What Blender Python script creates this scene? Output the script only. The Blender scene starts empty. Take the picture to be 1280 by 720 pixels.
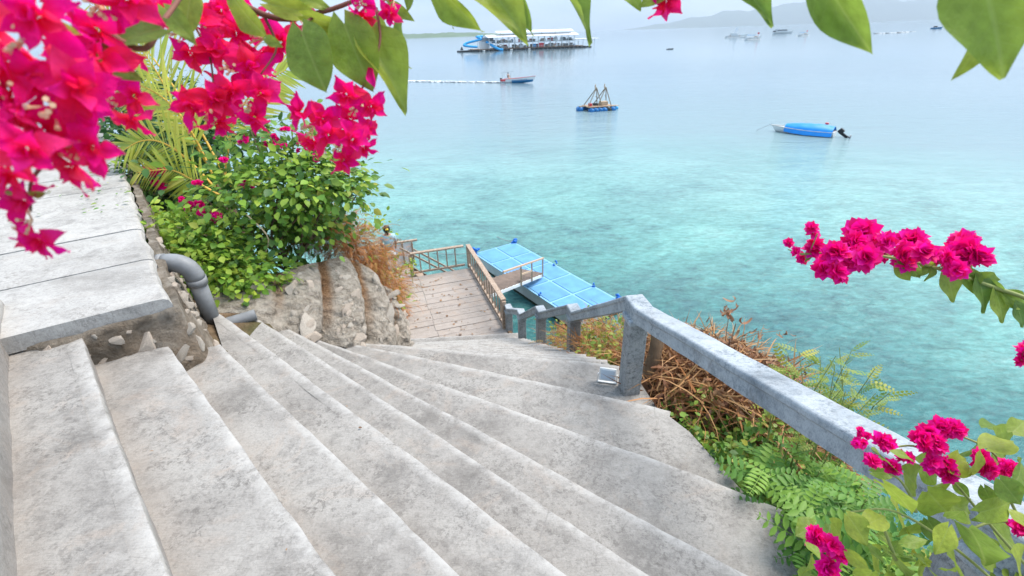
import bpy, bmesh, math, random
import numpy as np
from mathutils import Vector, Matrix

scene = bpy.context.scene
# ------------------------------------------------------------------ camera
PITCH, ROLL = math.radians(27.948), math.radians(1.89)
cam_data = bpy.data.cameras.new("camera")
cam_data.lens = 16.875
cam_data.sensor_width = 36.0
cam_data.clip_start = 0.02
cam_data.clip_end = 60000.0
cam_data.dof.use_dof = True
cam_data.dof.focus_distance = 1.7
cam_data.dof.aperture_fstop = 6.3
cam = bpy.data.objects.new("camera", cam_data)
scene.collection.objects.link(cam)
_fw = Vector((0, math.cos(PITCH), -math.sin(PITCH)))
_dn = Vector((0, -math.sin(PITCH), -math.cos(PITCH)))
_rt = Vector((1, 0, 0))
_cx = _rt * math.cos(ROLL) + _dn * math.sin(ROLL)
_cy = _rt * math.sin(ROLL) - _dn * math.cos(ROLL)
_cz = -_fw
cam.matrix_world = Matrix(((_cx.x, _cy.x, _cz.x, 0), (_cx.y, _cy.y, _cz.y, 0), (_cx.z, _cy.z, _cz.z, 0), (0, 0, 0, 1)))
scene.camera = cam
scene.render.resolution_x, scene.render.resolution_y = 1024, 576

# ------------------------------------------------------------------ sky, sun, exposure
SUN_EL, SUN_AZ = math.radians(58), math.radians(68)      # azimuth clockwise from +Y
world = bpy.data.worlds.new("World")
scene.world = world
world.use_nodes = True
wt = world.node_tree
wt.nodes.clear()
w_out = wt.nodes.new("ShaderNodeOutputWorld")
w_bg = wt.nodes.new("ShaderNodeBackground")
w_bg.inputs["Strength"].default_value = 0.14
w_sky = wt.nodes.new("ShaderNodeTexSky")
w_sky.sky_type = 'NISHITA'
w_sky.sun_disc = False
w_sky.sun_elevation = SUN_EL
w_sky.sun_rotation = SUN_AZ
w_sky.air_density = 1.0
w_sky.dust_density = 1.5
w_tc = wt.nodes.new("ShaderNodeTexCoord")
w_map = wt.nodes.new("ShaderNodeMapping")
w_map.inputs["Scale"].default_value = (1.0, 1.0, 4.0)
w_noise = wt.nodes.new("ShaderNodeTexNoise")
w_noise.inputs["Scale"].default_value = 3.2
w_noise.inputs["Detail"].default_value = 6.0
w_noise.inputs["Roughness"].default_value = 0.55
w_ramp = wt.nodes.new("ShaderNodeValToRGB")
w_ramp.color_ramp.elements[0].position = 0.36
w_ramp.color_ramp.elements[0].color = (1.35, 2.2, 3.4, 1)
w_ramp.color_ramp.elements[1].position = 0.66
w_ramp.color_ramp.elements[1].color = (3.6, 4.2, 4.8, 1)
w_mix = wt.nodes.new("ShaderNodeMix")
w_mix.data_type = 'RGBA'
w_mix.inputs[0].default_value = 0.86                       # high thin overcast over a Nishita sky
wt.links.new(w_tc.outputs["Generated"], w_map.inputs["Vector"])
wt.links.new(w_map.outputs[0], w_noise.inputs["Vector"])
wt.links.new(w_noise.outputs[0], w_ramp.inputs[0])
wt.links.new(w_ramp.outputs[0], w_mix.inputs[7])
wt.links.new(w_sky.outputs[0], w_mix.inputs[6])
wt.links.new(w_mix.outputs[2], w_bg.inputs["Color"])
wt.links.new(w_bg.outputs[0], w_out.inputs["Surface"])

sun_data = bpy.data.lights.new("sun", 'SUN')
sun_data.energy = 2.5
sun_data.angle = math.radians(40)
sun_data.color = (1.0, 0.92, 0.83)
sun = bpy.data.objects.new("sun", sun_data)
scene.collection.objects.link(sun)
_sd = Vector((math.sin(SUN_AZ) * math.cos(SUN_EL), math.cos(SUN_AZ) * math.cos(SUN_EL), math.sin(SUN_EL)))
sun.rotation_euler = _sd.to_track_quat('Z', 'Y').to_euler()

scene.view_settings.view_transform = 'Standard'
scene.view_settings.look = 'None'
scene.view_settings.gamma = 1.0
scene.view_settings.exposure = 1.34
scene.view_settings.use_curve_mapping = False
scene.cycles.max_bounces = 6
scene.cycles.transparent_max_bounces = 8
scene.cycles.volume_bounces = 0

SEA = -8.5                      # sea level; z = 0 is eye height
R = random.Random(11)
NP = np.random.RandomState(7)
COL = scene.collection


# ------------------------------------------------------------------ node helpers
class Nodes:
    def __init__(self, name):
        self.m = bpy.data.materials.new(name)
        self.m.use_nodes = True
        self.t = self.m.node_tree
        self.t.nodes.clear()
        self.out = self.t.nodes.new("ShaderNodeOutputMaterial")
        tc = self.t.nodes.new("ShaderNodeTexCoord")
        self.obj = tc.outputs["Object"]
        self.uv = tc.outputs["UV"]

    def n(self, kind, **inp):
        nd = self.t.nodes.new(kind)
        for k, v in inp.items():
            self.put(nd, k, v)
        return nd

    def put(self, nd, k, v):
        s = nd.inputs[int(k[1:])] if k[0] == 'i' and k[1:].isdigit() else nd.inputs[k.replace('_', ' ')]
        if hasattr(v, 'is_linked') or hasattr(v, 'links'):
            self.t.links.new(v, s)
        else:
            s.default_value = v

    def noise(self, scale, detail=4, rough=.55, vec=None, dist=0):
        nd = self.n("ShaderNodeTexNoise", Scale=scale, Detail=detail, Roughness=rough, Distortion=dist)
        self.t.links.new(vec if vec else self.obj, nd.inputs["Vector"])
        return nd.outputs[0]

    def voronoi(self, scale, vec=None, feature='F1', out=0):
        nd = self.n("ShaderNodeTexVoronoi", Scale=scale)
        nd.feature = feature
        self.t.links.new(vec if vec else self.obj, nd.inputs["Vector"])
        return nd.outputs[out]

    def scaled(self, s, vec=None, rot=(0, 0, 0)):
        nd = self.n("ShaderNodeMapping", Scale=s, Rotation=rot)
        self.t.links.new(vec if vec else self.obj, nd.inputs["Vector"])
        return nd.outputs[0]

    def ramp(self, fac, stops):
        nd = self.n("ShaderNodeValToRGB")
        e = nd.color_ramp.elements
        while len(e) < len(stops):
            e.new(0.5)
        for el, (p, c) in zip(e, stops):
            el.position = p
            el.color = (c, c, c, 1) if isinstance(c, (int, float)) else (*c, 1)
        self.t.links.new(fac, nd.inputs[0])
        return nd.outputs[0]

    def mix(self, fac, a, b, mode='MIX'):
        nd = self.n("ShaderNodeMix")
        nd.data_type = 'RGBA'
        nd.blend_type = mode
        for i, v in ((0, fac), (6, a), (7, b)):
            if hasattr(v, 'links'):
                self.t.links.new(v, nd.inputs[i])
            elif i == 0:
                nd.inputs[0].default_value = v
            else:
                nd.inputs[i].default_value = (*v, 1)
        return nd.outputs[2]

    def math(self, op, a, b=0.0):
        nd = self.n("ShaderNodeMath")
        nd.operation = op
        for i, v in ((0, a), (1, b)):
            if hasattr(v, 'links'):
                self.t.links.new(v, nd.inputs[i])
            else:
                nd.inputs[i].default_value = v
        return nd.outputs[0]

    def attr(self, name):
        nd = self.n("ShaderNodeAttribute")
        nd.attribute_name = name
        return nd.outputs["Fac"]

    def rnd(self):
        a = self.attr("rnd")
        o = self.n("ShaderNodeObjectInfo").outputs["Random"]
        return self.math('FRACT', self.math('ADD', a, o))

    def bump(self, h, strength=.4, dist=.02, normal=None):
        nd = self.n("ShaderNodeBump", Strength=strength, Distance=dist, Height=h)
        if normal:
            self.t.links.new(normal, nd.inputs["Normal"])
        return nd.outputs[0]

    def principled(self, color, rough=.8, normal=None, spec=.3, metal=0.0):
        nd = self.n("ShaderNodeBsdfPrincipled")
        for k, v in (("Base Color", color), ("Roughness", rough), ("Metallic", metal), ("Specular IOR Level", spec)):
            if hasattr(v, 'links'):
                self.t.links.new(v, nd.inputs[k])
            else:
                nd.inputs[k].default_value = (*v, 1) if isinstance(v, tuple) else v
        if normal:
            self.t.links.new(normal, nd.inputs["Normal"])
        return nd.outputs[0]

    def leafy(self, color, rough=.5, normal=None, trans=.35, spec=.35):
        a = self.principled(color, rough, normal, spec)
        tr = self.n("ShaderNodeBsdfTranslucent")
        self.t.links.new(color, tr.inputs["Color"])
        mx = self.n("ShaderNodeMixShader", Fac=trans)
        self.t.links.new(a, mx.inputs[1])
        self.t.links.new(tr.outputs[0], mx.inputs[2])
        return mx.outputs[0]

    def done(self, shader):
        self.t.links.new(shader, self.out.inputs["Surface"])
        return self.m


M = {}


def plain(name, col, rough=.6, var=.12, scale=6.0, spec=.35, metal=0.0, bump=.0):
    N = Nodes(name)
    f = N.noise(scale, 5, .6)
    c = N.mix(f, tuple(max(0, x * (1 - var * 1.6)) for x in col), tuple(min(1, x * (1 + var)) for x in col))
    nm = N.bump(N.noise(scale * 9, 4), bump, .01) if bump else None
    M[name] = N.done(N.principled(c, rough, nm, spec, metal))


def concrete(name, light, mid, dark, edge=True, warm=.3):
    N = Nodes(name)
    big = N.noise(1.3, 6, .62, dist=.6)
    med = N.noise(6.5, 8, .68)
    fine = N.noise(95, 5, .75)
    streak = N.noise(7, 6, .6, vec=N.scaled((1, 6, 1), rot=(0, 0, .75)))
    c = N.ramp(big, [(.33, dark), (.46, mid), (.60, light)])
    c = N.mix(N.ramp(med, [(.42, 0), (.66, .62)]), c, light)
    c = N.mix(N.ramp(N.noise(9, 10, .8, dist=.5), [(.50, 0), (.68, .7)]), c, dark)
    brush = N.noise(26, 3, .5, vec=N.scaled((1, 14, 1), rot=(0, 0, .78)))
    c = N.mix(N.ramp(brush, [(.5, 0), (.72, .45)]), c, light)
    c = N.mix(N.ramp(brush, [(.30, .45), (.45, 0)]), c, dark)
    c = N.mix(N.ramp(streak, [(.5, 0), (.72, .5)]), c, mid)
    stain = N.noise(2.6, 9, .72, dist=1.2)
    c = N.mix(N.ramp(stain, [(.53, 0), (.72, warm)]), c, (.36, .29, .235))
    soot = N.noise(3.7, 10, .78, dist=.5, vec=N.scaled((1.0, 1.0, 1.0), rot=(.3, .2, 1.9)))
    c = N.mix(N.ramp(soot, [(.53, 0), (.70, .65)]), c, (.12, .115, .11))
    pits = N.ramp(N.noise(48, 6, .8), [(.63, 0), (.70, .6)])
    c = N.mix(pits, c, (.15, .145, .14))
    grime = N.math('MULTIPLY', N.ramp(N.noise(34, 9, .82, dist=.3), [(.50, 0), (.57, 1)]), N.ramp(N.noise(2.9, 6, .7, dist=.8), [(.40, 0), (.58, .9)]))
    c = N.mix(grime, c, dark)
    scuff = N.math('MULTIPLY', N.ramp(N.noise(6.5, 12, .82, dist=1.0), [(.53, 0), (.575, .55)]), N.ramp(N.noise(1.9, 3), [(.4, .2), (.6, 1)]))
    c = N.mix(scuff, c, tuple(min(1, x * 1.05) for x in light))
    spk = N.ramp(fine, [(.32, .80), (.5, 1.0), (.68, 1.06)])
    c = N.mix(1.0, c, spk, 'MULTIPLY')
    if edge:
        e = N.attr("edge")
        e2 = N.math('MULTIPLY', e, N.ramp(N.noise(9, 7, .7), [(.36, 0), (.58, 1)]))
        c = N.mix(N.math('MULTIPLY', e2, .6), c, (.50, .49, .47))
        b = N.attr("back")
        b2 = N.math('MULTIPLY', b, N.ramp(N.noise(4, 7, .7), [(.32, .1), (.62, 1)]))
        c = N.mix(N.math('MULTIPLY', b2, .55), c, (.30, .265, .235))  # contact shade at tread back and riser foot, mixed into the colour
    crack = N.ramp(N.voronoi(1.15, vec=N.scaled((1, 1, .3), vec=None), feature='DISTANCE_TO_EDGE'), [(.0, 1), (.006, 0)])
    crack = N.math('MULTIPLY', crack, N.ramp(N.noise(1.1, 2), [(.55, 0), (.62, .5)]))
    c = N.mix(crack, c, (.17, .16, .15))
    h = N.math('ADD', N.math('MULTIPLY', med, .7), N.math('MULTIPLY', fine, .25))
    h = N.math('SUBTRACT', h, N.math('MULTIPLY', pits, .5))
    nm = N.bump(h, .55, .012)
    M[name] = N.done(N.principled(c, .88, nm, .2))


concrete('step_concrete', (.325, .312, .292), (.265, .252, .235), (.15, .141, .131), warm=.5)
concrete('slab_concrete', (.43, .42, .40), (.37, .36, .343), (.25, .24, .225), edge=False, warm=.22)
concrete('rail_concrete', (.41, .45, .48), (.315, .355, .39), (.145, .172, .198), edge=False, warm=.12)
concrete('post_concrete', (.35, .365, .37), (.25, .262, .268), (.12, .128, .135), edge=False, warm=.4)

# masonry and stone
N = Nodes('masonry')
a = N.noise(5, 9, .7, dist=.8)
c = N.ramp(a, [(.32, (.12, .10, .08)), (.43, (.27, .235, .19)), (.54, (.42, .37, .31)), (.66, (.58, .53, .46))])
c = N.mix(N.ramp(N.noise(1.7, 5), [(.45, 0), (.65, .4)]), c, (.33, .235, .155))
M['masonry'] = N.done(N.principled(c, .95, N.bump(N.noise(22, 10, .75), 1.0, .09), .1))
N = Nodes('lime_masonry')
a = N.noise(11, 9, .78, dist=.6)
c = N.ramp(a, [(.33, (.18, .155, .125)), (.43, (.37, .325, .27)), (.54, (.51, .455, .385)), (.66, (.60, .555, .48))])
c = N.mix(N.attr("litter"), c, N.ramp(N.noise(60, 6, .8), [(.35, (.16, .085, .04)), (.5, (.36, .21, .11)), (.66, (.50, .33, .20))]))
M['lime_masonry'] = N.done(N.principled(c, .95, N.bump(N.noise(30, 10, .75), 1.0, .07), .1))
N = Nodes('field_stone')
o = N.n("ShaderNodeObjectInfo").outputs["Random"]
c = N.ramp(o, [(0, (.50, .44, .37)), (.35, (.60, .49, .40)), (.6, (.38, .34, .29)), (1, (.56, .51, .44))])
c = N.mix(N.ramp(N.noise(13, 8, .7), [(.4, 0), (.68, .75)]), c, (.30, .25, .20))
c = N.mix(N.ramp(N.noise(30, 8, .7), [(.5, 0), (.7, .5)]), c, (.70, .66, .60))
M['field_stone'] = N.done(N.principled(c, .95, N.bump(N.noise(35, 8, .7), .6, .02), .1))

# ground
N = Nodes('cliff_soil')
c = N.ramp(N.noise(7, 9, .72), [(.3, (.045, .035, .024)), (.5, (.16, .11, .07)), (.68, (.28, .2, .13))])
c = N.mix(N.ramp(N.noise(1.2, 4), [(.45, 0), (.6, .6)]), c, (.07, .09, .03))
M['cliff_soil'] = N.done(N.principled(c, 1, N.bump(N.noise(22, 8, .7), .9, .06), .05))

# sea
N = Nodes('sea_water')
geo = N.n("ShaderNodeNewGeometry").outputs["Position"]
sep = N.n("ShaderNodeSeparateXYZ", Vector=geo)
ln = N.n("ShaderNodeVectorMath")
ln.operation = 'LENGTH'
N.t.links.new(geo, ln.inputs[0])
dist = ln.outputs["Value"]
wob = N.noise(.045, 4, .55, vec=geo)
dd = N.math('ADD', dist, N.math('MULTIPLY', N.math('SUBTRACT', wob, .5), 20.0))
t = N.math('DIVIDE', dd, 120.0)
c = N.ramp(t, [(.10, (.05, .21, .195)), (.18, (.14, .34, .31)), (.28, (.20, .37, .355)), (.42, (.20, .30, .32)), (.7, (.17, .25, .285)), (1.0, (.14, .21, .25))])
reef = N.noise(.16, 7, .66, vec=N.scaled((1, 1.4, 1), vec=geo, rot=(0, 0, .5)), dist=.5)
reef2 = N.noise(.8, 7, .72, vec=geo, dist=.7)
near = N.ramp(N.math('DIVIDE', dist, 110.0), [(.16, 1), (.46, 0)])
rf = N.math('MULTIPLY', N.math('MULTIPLY', N.ramp(reef, [(.44, 0), (.62, .8)]), N.ramp(reef2, [(.36, .2), (.54, 1)])), near)
c = N.mix(rf, c, (.055, .135, .145))
sand = N.math('MULTIPLY', N.math('MULTIPLY', N.ramp(reef, [(.28, .6), (.48, 0)]), N.ramp(reef2, [(.38, 0), (.6, 1)])), near)
c = N.mix(sand, c, (.28, .48, .45))
shore = N.ramp(N.math('DIVIDE', dist, 30.0), [(.50, 1), (.66, 0)])
c = N.mix(N.math('MULTIPLY', shore, N.ramp(reef2, [(.3, .95), (.7, .3)])), c, (.02, .105, .115))
rip = N.noise(2.2, 6, .7, vec=N.scaled((1.0, 2.2, 1), vec=geo, rot=(0, 0, .45)), dist=.5)
c = N.mix(near, c, N.mix(1.0, c, N.ramp(rip, [(.32, .62), (.5, 1.0), (.68, 1.38)]), 'MULTIPLY'))  # ripple sparkle and dark streaks painted into the near water colour
w1 = N.noise(.55, 5, .62, vec=N.scaled((1.0, 1.9, 1), vec=geo, rot=(0, 0, .35)), dist=.4)
w2 = N.noise(3.0, 6, .7, vec=N.scaled((1.0, 1.8, 1), vec=geo, rot=(0, 0, -.2)), dist=.3)
w3 = N.noise(.07, 4, .6, vec=N.scaled((1.0, 2.5, 1), vec=geo, rot=(0, 0, .1)))
h = N.math('ADD', N.math('MULTIPLY', w1, 1.0), N.math('MULTIPLY', w2, .42))
h = N.math('ADD', h, N.math('MULTIPLY', w3, 2.0))
nm = N.bump(h, N.ramp(N.math('DIVIDE', dist, 320.0), [(.04, 1), (.12, .55), (.3, .14), (.6, .035)]), .24)
bs = N.n("ShaderNodeBsdfPrincipled")
N.t.links.new(c, bs.inputs["Base Color"])
N.t.links.new(nm, bs.inputs["Normal"])
bs.inputs["Roughness"].default_value = .09
bs.inputs["IOR"].default_value = 1.33
M['sea_water'] = N.done(bs.outputs[0])

# foliage
def leaf_mat(name, stops, trans=.35, rough=.45, veins=False, spec=.35):
    N = Nodes(name)
    c = N.ramp(N.rnd(), stops)
    if veins:
        sp = N.n("ShaderNodeSeparateXYZ", Vector=N.obj)
        ax = N.math('ABSOLUTE', sp.outputs[0])
        mid = N.ramp(ax, [(.0, 1), (.012, .8), (.028, 0)])
        ph = N.math('SUBTRACT', N.math('MULTIPLY', sp.outputs[1], 6.5), N.math('MULTIPLY', ax, 5.0))
        fr = N.math('ABSOLUTE', N.math('SUBTRACT', N.math('FRACT', ph), .5))
        side = N.ramp(fr, [(0, .28), (.045, .15), (.09, 0)])
        vv = N.math('MAXIMUM', mid, side)
        mott = N.ramp(N.noise(5, 5, .6), [(.3, .75), (.7, 1.15)])
        c = N.mix(1.0, c, mott, 'MULTIPLY')
        c2 = N.mix(N.math('MULTIPLY', vv, .34), c, (.36, .44, .13))
        nm = N.bump(N.math('SUBTRACT', N.noise(7, 3), N.math('MULTIPLY', vv, .6)), .15, .05)
        M[name] = N.done(N.leafy(c2, rough, nm, trans, spec))
    else:
        M[name] = N.done(N.leafy(c, rough, None, trans, spec))


leaf_mat('near_leaf', [(0, (.31, .40, .05)), (.4, (.19, .30, .05)), (.7, (.40, .47, .06)), (1, (.13, .23, .045))], .52, .42, True)
leaf_mat('bush_leaf', [(0, (.10, .32, .07)), (.35, (.06, .23, .065)), (.7, (.17, .40, .06)), (1, (.04, .15, .055))], .4, .42, True)
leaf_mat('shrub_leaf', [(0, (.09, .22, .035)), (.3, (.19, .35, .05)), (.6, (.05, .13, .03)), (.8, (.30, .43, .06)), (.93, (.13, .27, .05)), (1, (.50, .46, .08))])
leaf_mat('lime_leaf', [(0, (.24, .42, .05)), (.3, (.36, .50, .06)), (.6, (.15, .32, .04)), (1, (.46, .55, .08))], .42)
leaf_mat('dark_leaf', [(0, (.025, .085, .025)), (.5, (.05, .13, .035)), (1, (.085, .19, .045))], .25)
leaf_mat('fern_leaf', [(0, (.15, .31, .05)), (.4, (.085, .22, .045)), (.7, (.25, .42, .06)), (1, (.12, .27, .06))], .4)
leaf_mat('yellow_leaf', [(0, (.30, .38, .06)), (.4, (.20, .33, .07)), (.7, (.45, .42, .06)), (1, (.14, .27, .08))], .4)
leaf_mat('palm_leaf', [(0, (.62, .62, .11)), (.4, (.46, .54, .09)), (.7, (.74, .66, .15)), (1, (.38, .48, .09))], .5)
leaf_mat('dry_leaf', [(0, (.20, .085, .045)), (.3, (.34, .17, .085)), (.55, (.13, .06, .04)), (.8, (.43, .26, .14)), (1, (.26, .12, .07))], .15, .7)
leaf_mat('dry_grass', [(0, (.36, .19, .08)), (.3, (.46, .27, .12)), (.55, (.24, .11, .05)), (.8, (.46, .20, .07)), (1, (.54, .38, .22))], .2, .8)
leaf_mat('rust_fern', [(0, (.45, .17, .055)), (.3, (.56, .29, .11)), (.55, (.33, .13, .05)), (.8, (.52, .22, .08)), (1, (.46, .36, .12))], .3, .7)
leaf_mat('litter_leaf', [(0, (.20, .10, .05)), (.5, (.33, .2, .1)), (1, (.13, .07, .04))], .1, .8)

N = Nodes('bract')
r_ = N.rnd()
sp = N.n("ShaderNodeSeparateXYZ", Vector=N.obj)
c = N.ramp(r_, [(0, (.95, .0035, .20)), (.3, (.95, .004, .29)), (.5, (.95, .02, .09)), (.8, (.94, .006, .36)), (1, (.96, .05, .12))])
c = N.mix(N.ramp(sp.outputs[1], [(.0, .85), (.55, .0)]), c, (.90, .008, .04))
c = N.mix(N.ramp(N.noise(6, 3), [(.45, 0), (.8, .35)]), c, (.88, .03, .32))
nm = N.bump(N.noise(9, 4, .6), .3, .06)
M['bract'] = N.done(N.leafy(c, .55, nm, .5, .15))
N = Nodes('bract_small')
c = N.ramp(N.rnd(), [(0, (.92, .004, .24)), (.3, (.94, .006, .36)), (.55, (.82, .004, .13)), (.8, (.94, .010, .46)), (1, (.72, .006, .14))])
M['bract_small'] = N.done(N.leafy(c, .55, None, .4, .25))
plain('stamen', (.78, .50, .30), .6, .3, 40)
plain('twig', (.20, .075, .05), .7, .3, 30)
plain('green_twig', (.26, .30, .09), .6, .3, 20)
plain('bark', (.22, .15, .095), .95, .4, 12, bump=.5)
plain('pale_twig', (.50, .40, .26), .85, .3, 12)
plain('brown_twig', (.30, .19, .11), .85, .3, 12)
plain('gangway_wood', (.20, .15, .12), .8, .4, 6)
plain('palm_rachis', (.66, .40, .06), .55, .25, 5)

# things
N = Nodes('deck_wood')
o = N.n("ShaderNodeObjectInfo").outputs["Random"]
g = N.noise(5, 8, .65, vec=N.scaled((1, 18, 6)))
c = N.ramp(g, [(.3, (.17, .145, .125)), (.5, (.32, .28, .25)), (.7, (.43, .39, .355))])
c = N.mix(N.math('MULTIPLY', o, .35), c, (.43, .38, .345))
c = N.mix(N.ramp(N.noise(2.2, 7, .7), [(.5, 0), (.68, .45)]), c, (.40, .29, .215))
M['deck_wood'] = N.done(N.principled(c, .85, N.bump(g, .5, .01), .2))
N = Nodes('rail_wood')
g = N.noise(7, 6, .65, vec=N.scaled((3, 3, 3)))
c = N.ramp(g, [(.3, (.21, .145, .105)), (.55, (.40, .31, .24)), (.75, (.52, .43, .35))])
M['rail_wood'] = N.done(N.principled(c, .8, N.bump(g, .4, .01), .2))
plain('dark_wood', (.15, .10, .065), .85, .4, 8, bump=.3)
plain('light_wood', (.55, .40, .27), .75, .25, 9)
plain('blue_deck', (.12, .32, .58), .5, .30, 2.6)
plain('algae', (.035, .05, .03), .9, .4, 5)
plain('pale_blue', (.22, .46, .68), .5, .15, 3)
plain('white_paint', (.72, .74, .74), .45, .1, 3)
plain('dirty_white', (.56, .57, .55), .6, .25, 2.5)
plain('strap_blue', (.015, .16, .58), .5, .2, 8)
plain('tarp_blue', (.008, .26, .74), .42, .16, 2.0)
plain('slide_blue', (.03, .34, .68), .35, .08, 1)
plain('hull_blue', (.02, .20, .42), .4, .15, 1)
plain('hull_white', (.78, .78, .76), .35, .06, 1)
plain('barrel_blue', (.02, .17, .45), .4, .3, 1.5)
plain('red_paint', (.62, .06, .07), .5, .1, 1)
plain('black_plastic', (.018, .02, .024), .4, .2, 4)
plain('dark_float', (.04, .045, .05), .7, .4, .6)
plain('grey_metal', (.32, .33, .34), .5, .2, 2)
plain('roof_white', (.82, .83, .84), .5, .05, .3)
plain('deck_brown', (.36, .25, .17), .8, .3, .5)
plain('bamboo', (.24, .185, .12), .8, .3, 2)
plain('pvc_grey', (.23, .24, .25), .5, .35, 9, spec=.35)
plain('glass_grey', (.52, .60, .68), .12, .08, 10, spec=.6)
plain('foam', (.80, .84, .86), .8, .08, 1)
plain('skin', (.42, .24, .16), .6, .1, 10)
plain('hair', (.012, .010, .009), .5, .2, 40)
plain('cloth_blue', (.36, .58, .70), .85, .1, 10)
plain('cloth_light', (.58, .60, .60), .85, .1, 10)
plain('cloth_dark', (.04, .05, .07), .85, .1, 10)
plain('hair_tie', (.75, .60, .05), .6, .1, 10)
plain('headland_green', (.10, .16, .07), .95, .4, .01)
plain('hill_green', (.09, .13, .08), .95, .3, .0015)


# ------------------------------------------------------------------ mesh helpers
def new_obj(name, mesh, mat=None, parent=None):
    if mat is not None and not mesh.materials:
        mesh.materials.append(M[mat])
    o = bpy.data.objects.new(name, mesh)
    COL.objects.link(o)
    if parent:
        o.parent = parent
    return o


def tag(o, label=None, cat=None, group=None, kind=None):
    if label:
        o['label'] = label
    if cat:
        o['category'] = cat
    if group:
        o['group'] = group
    if kind:
        o['kind'] = kind
    return o


def thing(name, label, cat, group=None, loc=(0, 0, 0)):
    o = bpy.data.objects.new(name, None)
    o.empty_display_size = .1
    COL.objects.link(o)
    o.location = loc
    return tag(o, label, cat, group)


class MB:
    """collects shapes into one mesh"""
    def __init__(self):
        self.v, self.f = [], []

    def add(self, vs, fs):
        b = len(self.v)
        self.v += [tuple(p) for p in vs]
        self.f += [tuple(i + b for i in f) for f in fs]
        return self

    def box(self, c, s, rz=0.0, mat=None, taper=1.0):
        x, y, z = s[0] / 2, s[1] / 2, s[2] / 2
        ps = [Vector((sx * x * (taper if sz > 0 else 1), sy * y * (taper if sz > 0 else 1), sz * z)) for sz in (-1, 1) for sx, sy in ((-1, -1), (1, -1), (1, 1), (-1, 1))]
        m = mat if mat else Matrix.Rotation(rz, 3, 'Z')
        c = Vector(c)
        return self.add([c + m @ p for p in ps], [(3, 2, 1, 0), (4, 5, 6, 7), (0, 1, 5, 4), (1, 2, 6, 5), (2, 3, 7, 6), (3, 0, 4, 7)])

    def beam(self, a, b, w, h, up=Vector((0, 0, 1))):
        a, b = Vector(a), Vector(b)
        d = (b - a).normalized()
        s = d.cross(up)
        s = s.normalized() if s.length > 1e-4 else Vector((1, 0, 0))
        u = s.cross(d).normalized()
        ps = [p + s * sx * w / 2 + u * sz * h / 2 for p in (a, b) for sx, sz in ((-1, -1), (1, -1), (1, 1), (-1, 1))]
        return self.add(ps, [(3, 2, 1, 0), (4, 5, 6, 7), (0, 1, 5, 4), (1, 2, 6, 5), (2, 3, 7, 6), (3, 0, 4, 7)])

    def tube(self, pts, rad, n=6, caps=True):
        pts = [Vector(p) for p in pts]
        rs = rad if isinstance(rad, (list, tuple)) else [rad] * len(pts)
        vs = []
        ref = Vector((.13, .31, .94))
        for i, p in enumerate(pts):
            d = (pts[min(i + 1, len(pts) - 1)] - pts[max(i - 1, 0)]).normalized()
            s = d.cross(ref)
            if s.length < .15:
                s = d.cross(Vector((1, 0, 0)))
            s.normalize()
            u = s.cross(d)
            for k in range(n):
                a = 2 * math.pi * k / n
                vs.append(p + (s * math.cos(a) + u * math.sin(a)) * rs[i])
        fs = []
        for i in range(len(pts) - 1):
            for k in range(n):
                k2 = (k + 1) % n
                fs.append((i * n + k, i * n + k2, (i + 1) * n + k2, (i + 1) * n + k))
        if caps:
            fs.append(tuple(range(n - 1, -1, -1)))
            fs.append(tuple((len(pts) - 1) * n + k for k in range(n)))
        return self.add(vs, fs)

    def poly(self, pts, z0, z1):
        n = len(pts)
        vs = [(x, y, z0) for x, y in pts] + [(x, y, z1) for x, y in pts]
        fs = [tuple(range(n - 1, -1, -1)), tuple(range(n, 2 * n))] + [(i, (i + 1) % n, n + (i + 1) % n, n + i) for i in range(n)]
        return self.add(vs, fs)

    def grid(self, rows):
        n = len(rows[0])
        vs = [p for r in rows for p in r]
        fs = [(i * n + j, i * n + j + 1, (i + 1) * n + j + 1, (i + 1) * n + j) for i in range(len(rows) - 1) for j in range(n - 1)]
        return self.add(vs, fs)

    def mesh(self, name, smooth=False):
        me = bpy.data.meshes.new(name)
        me.from_pydata(self.v, [], self.f)
        if smooth:
            me.polygons.foreach_set("use_smooth", [True] * len(me.polygons))
        me.update()
        return me

    def build(self, name, mat, parent=None, smooth=False, bevel=0.0):
        o = new_obj(name, self.mesh(name, smooth), mat, parent)
        if bevel:
            b = o.modifiers.new("bevel", 'BEVEL')
            b.width = bevel
            b.segments = 2
        return o


def vnoise(p, s, seed=0.0):
    from mathutils import noise
    return noise.noise(Vector((p[0] * s + seed, p[1] * s - seed * .7, p[2] * s + seed * 1.3)))


def smoothpath(pts, k=5):
    """Catmull-Rom through the points"""
    P = [Vector(p) for p in pts]
    P = [P[0] * 2 - P[1]] + P + [P[-1] * 2 - P[-2]]
    out = []
    for i in range(1, len(P) - 2):
        for j in range(k):
            t = j / k
            out.append(.5 * ((2 * P[i]) + (P[i + 1] - P[i - 1]) * t + (2 * P[i - 1] - 5 * P[i] + 4 * P[i + 1] - P[i + 2]) * t * t + (3 * P[i] - P[i - 1] - 3 * P[i + 1] + P[i + 2]) * t ** 3))
    out.append(P[-2])
    return out


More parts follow.
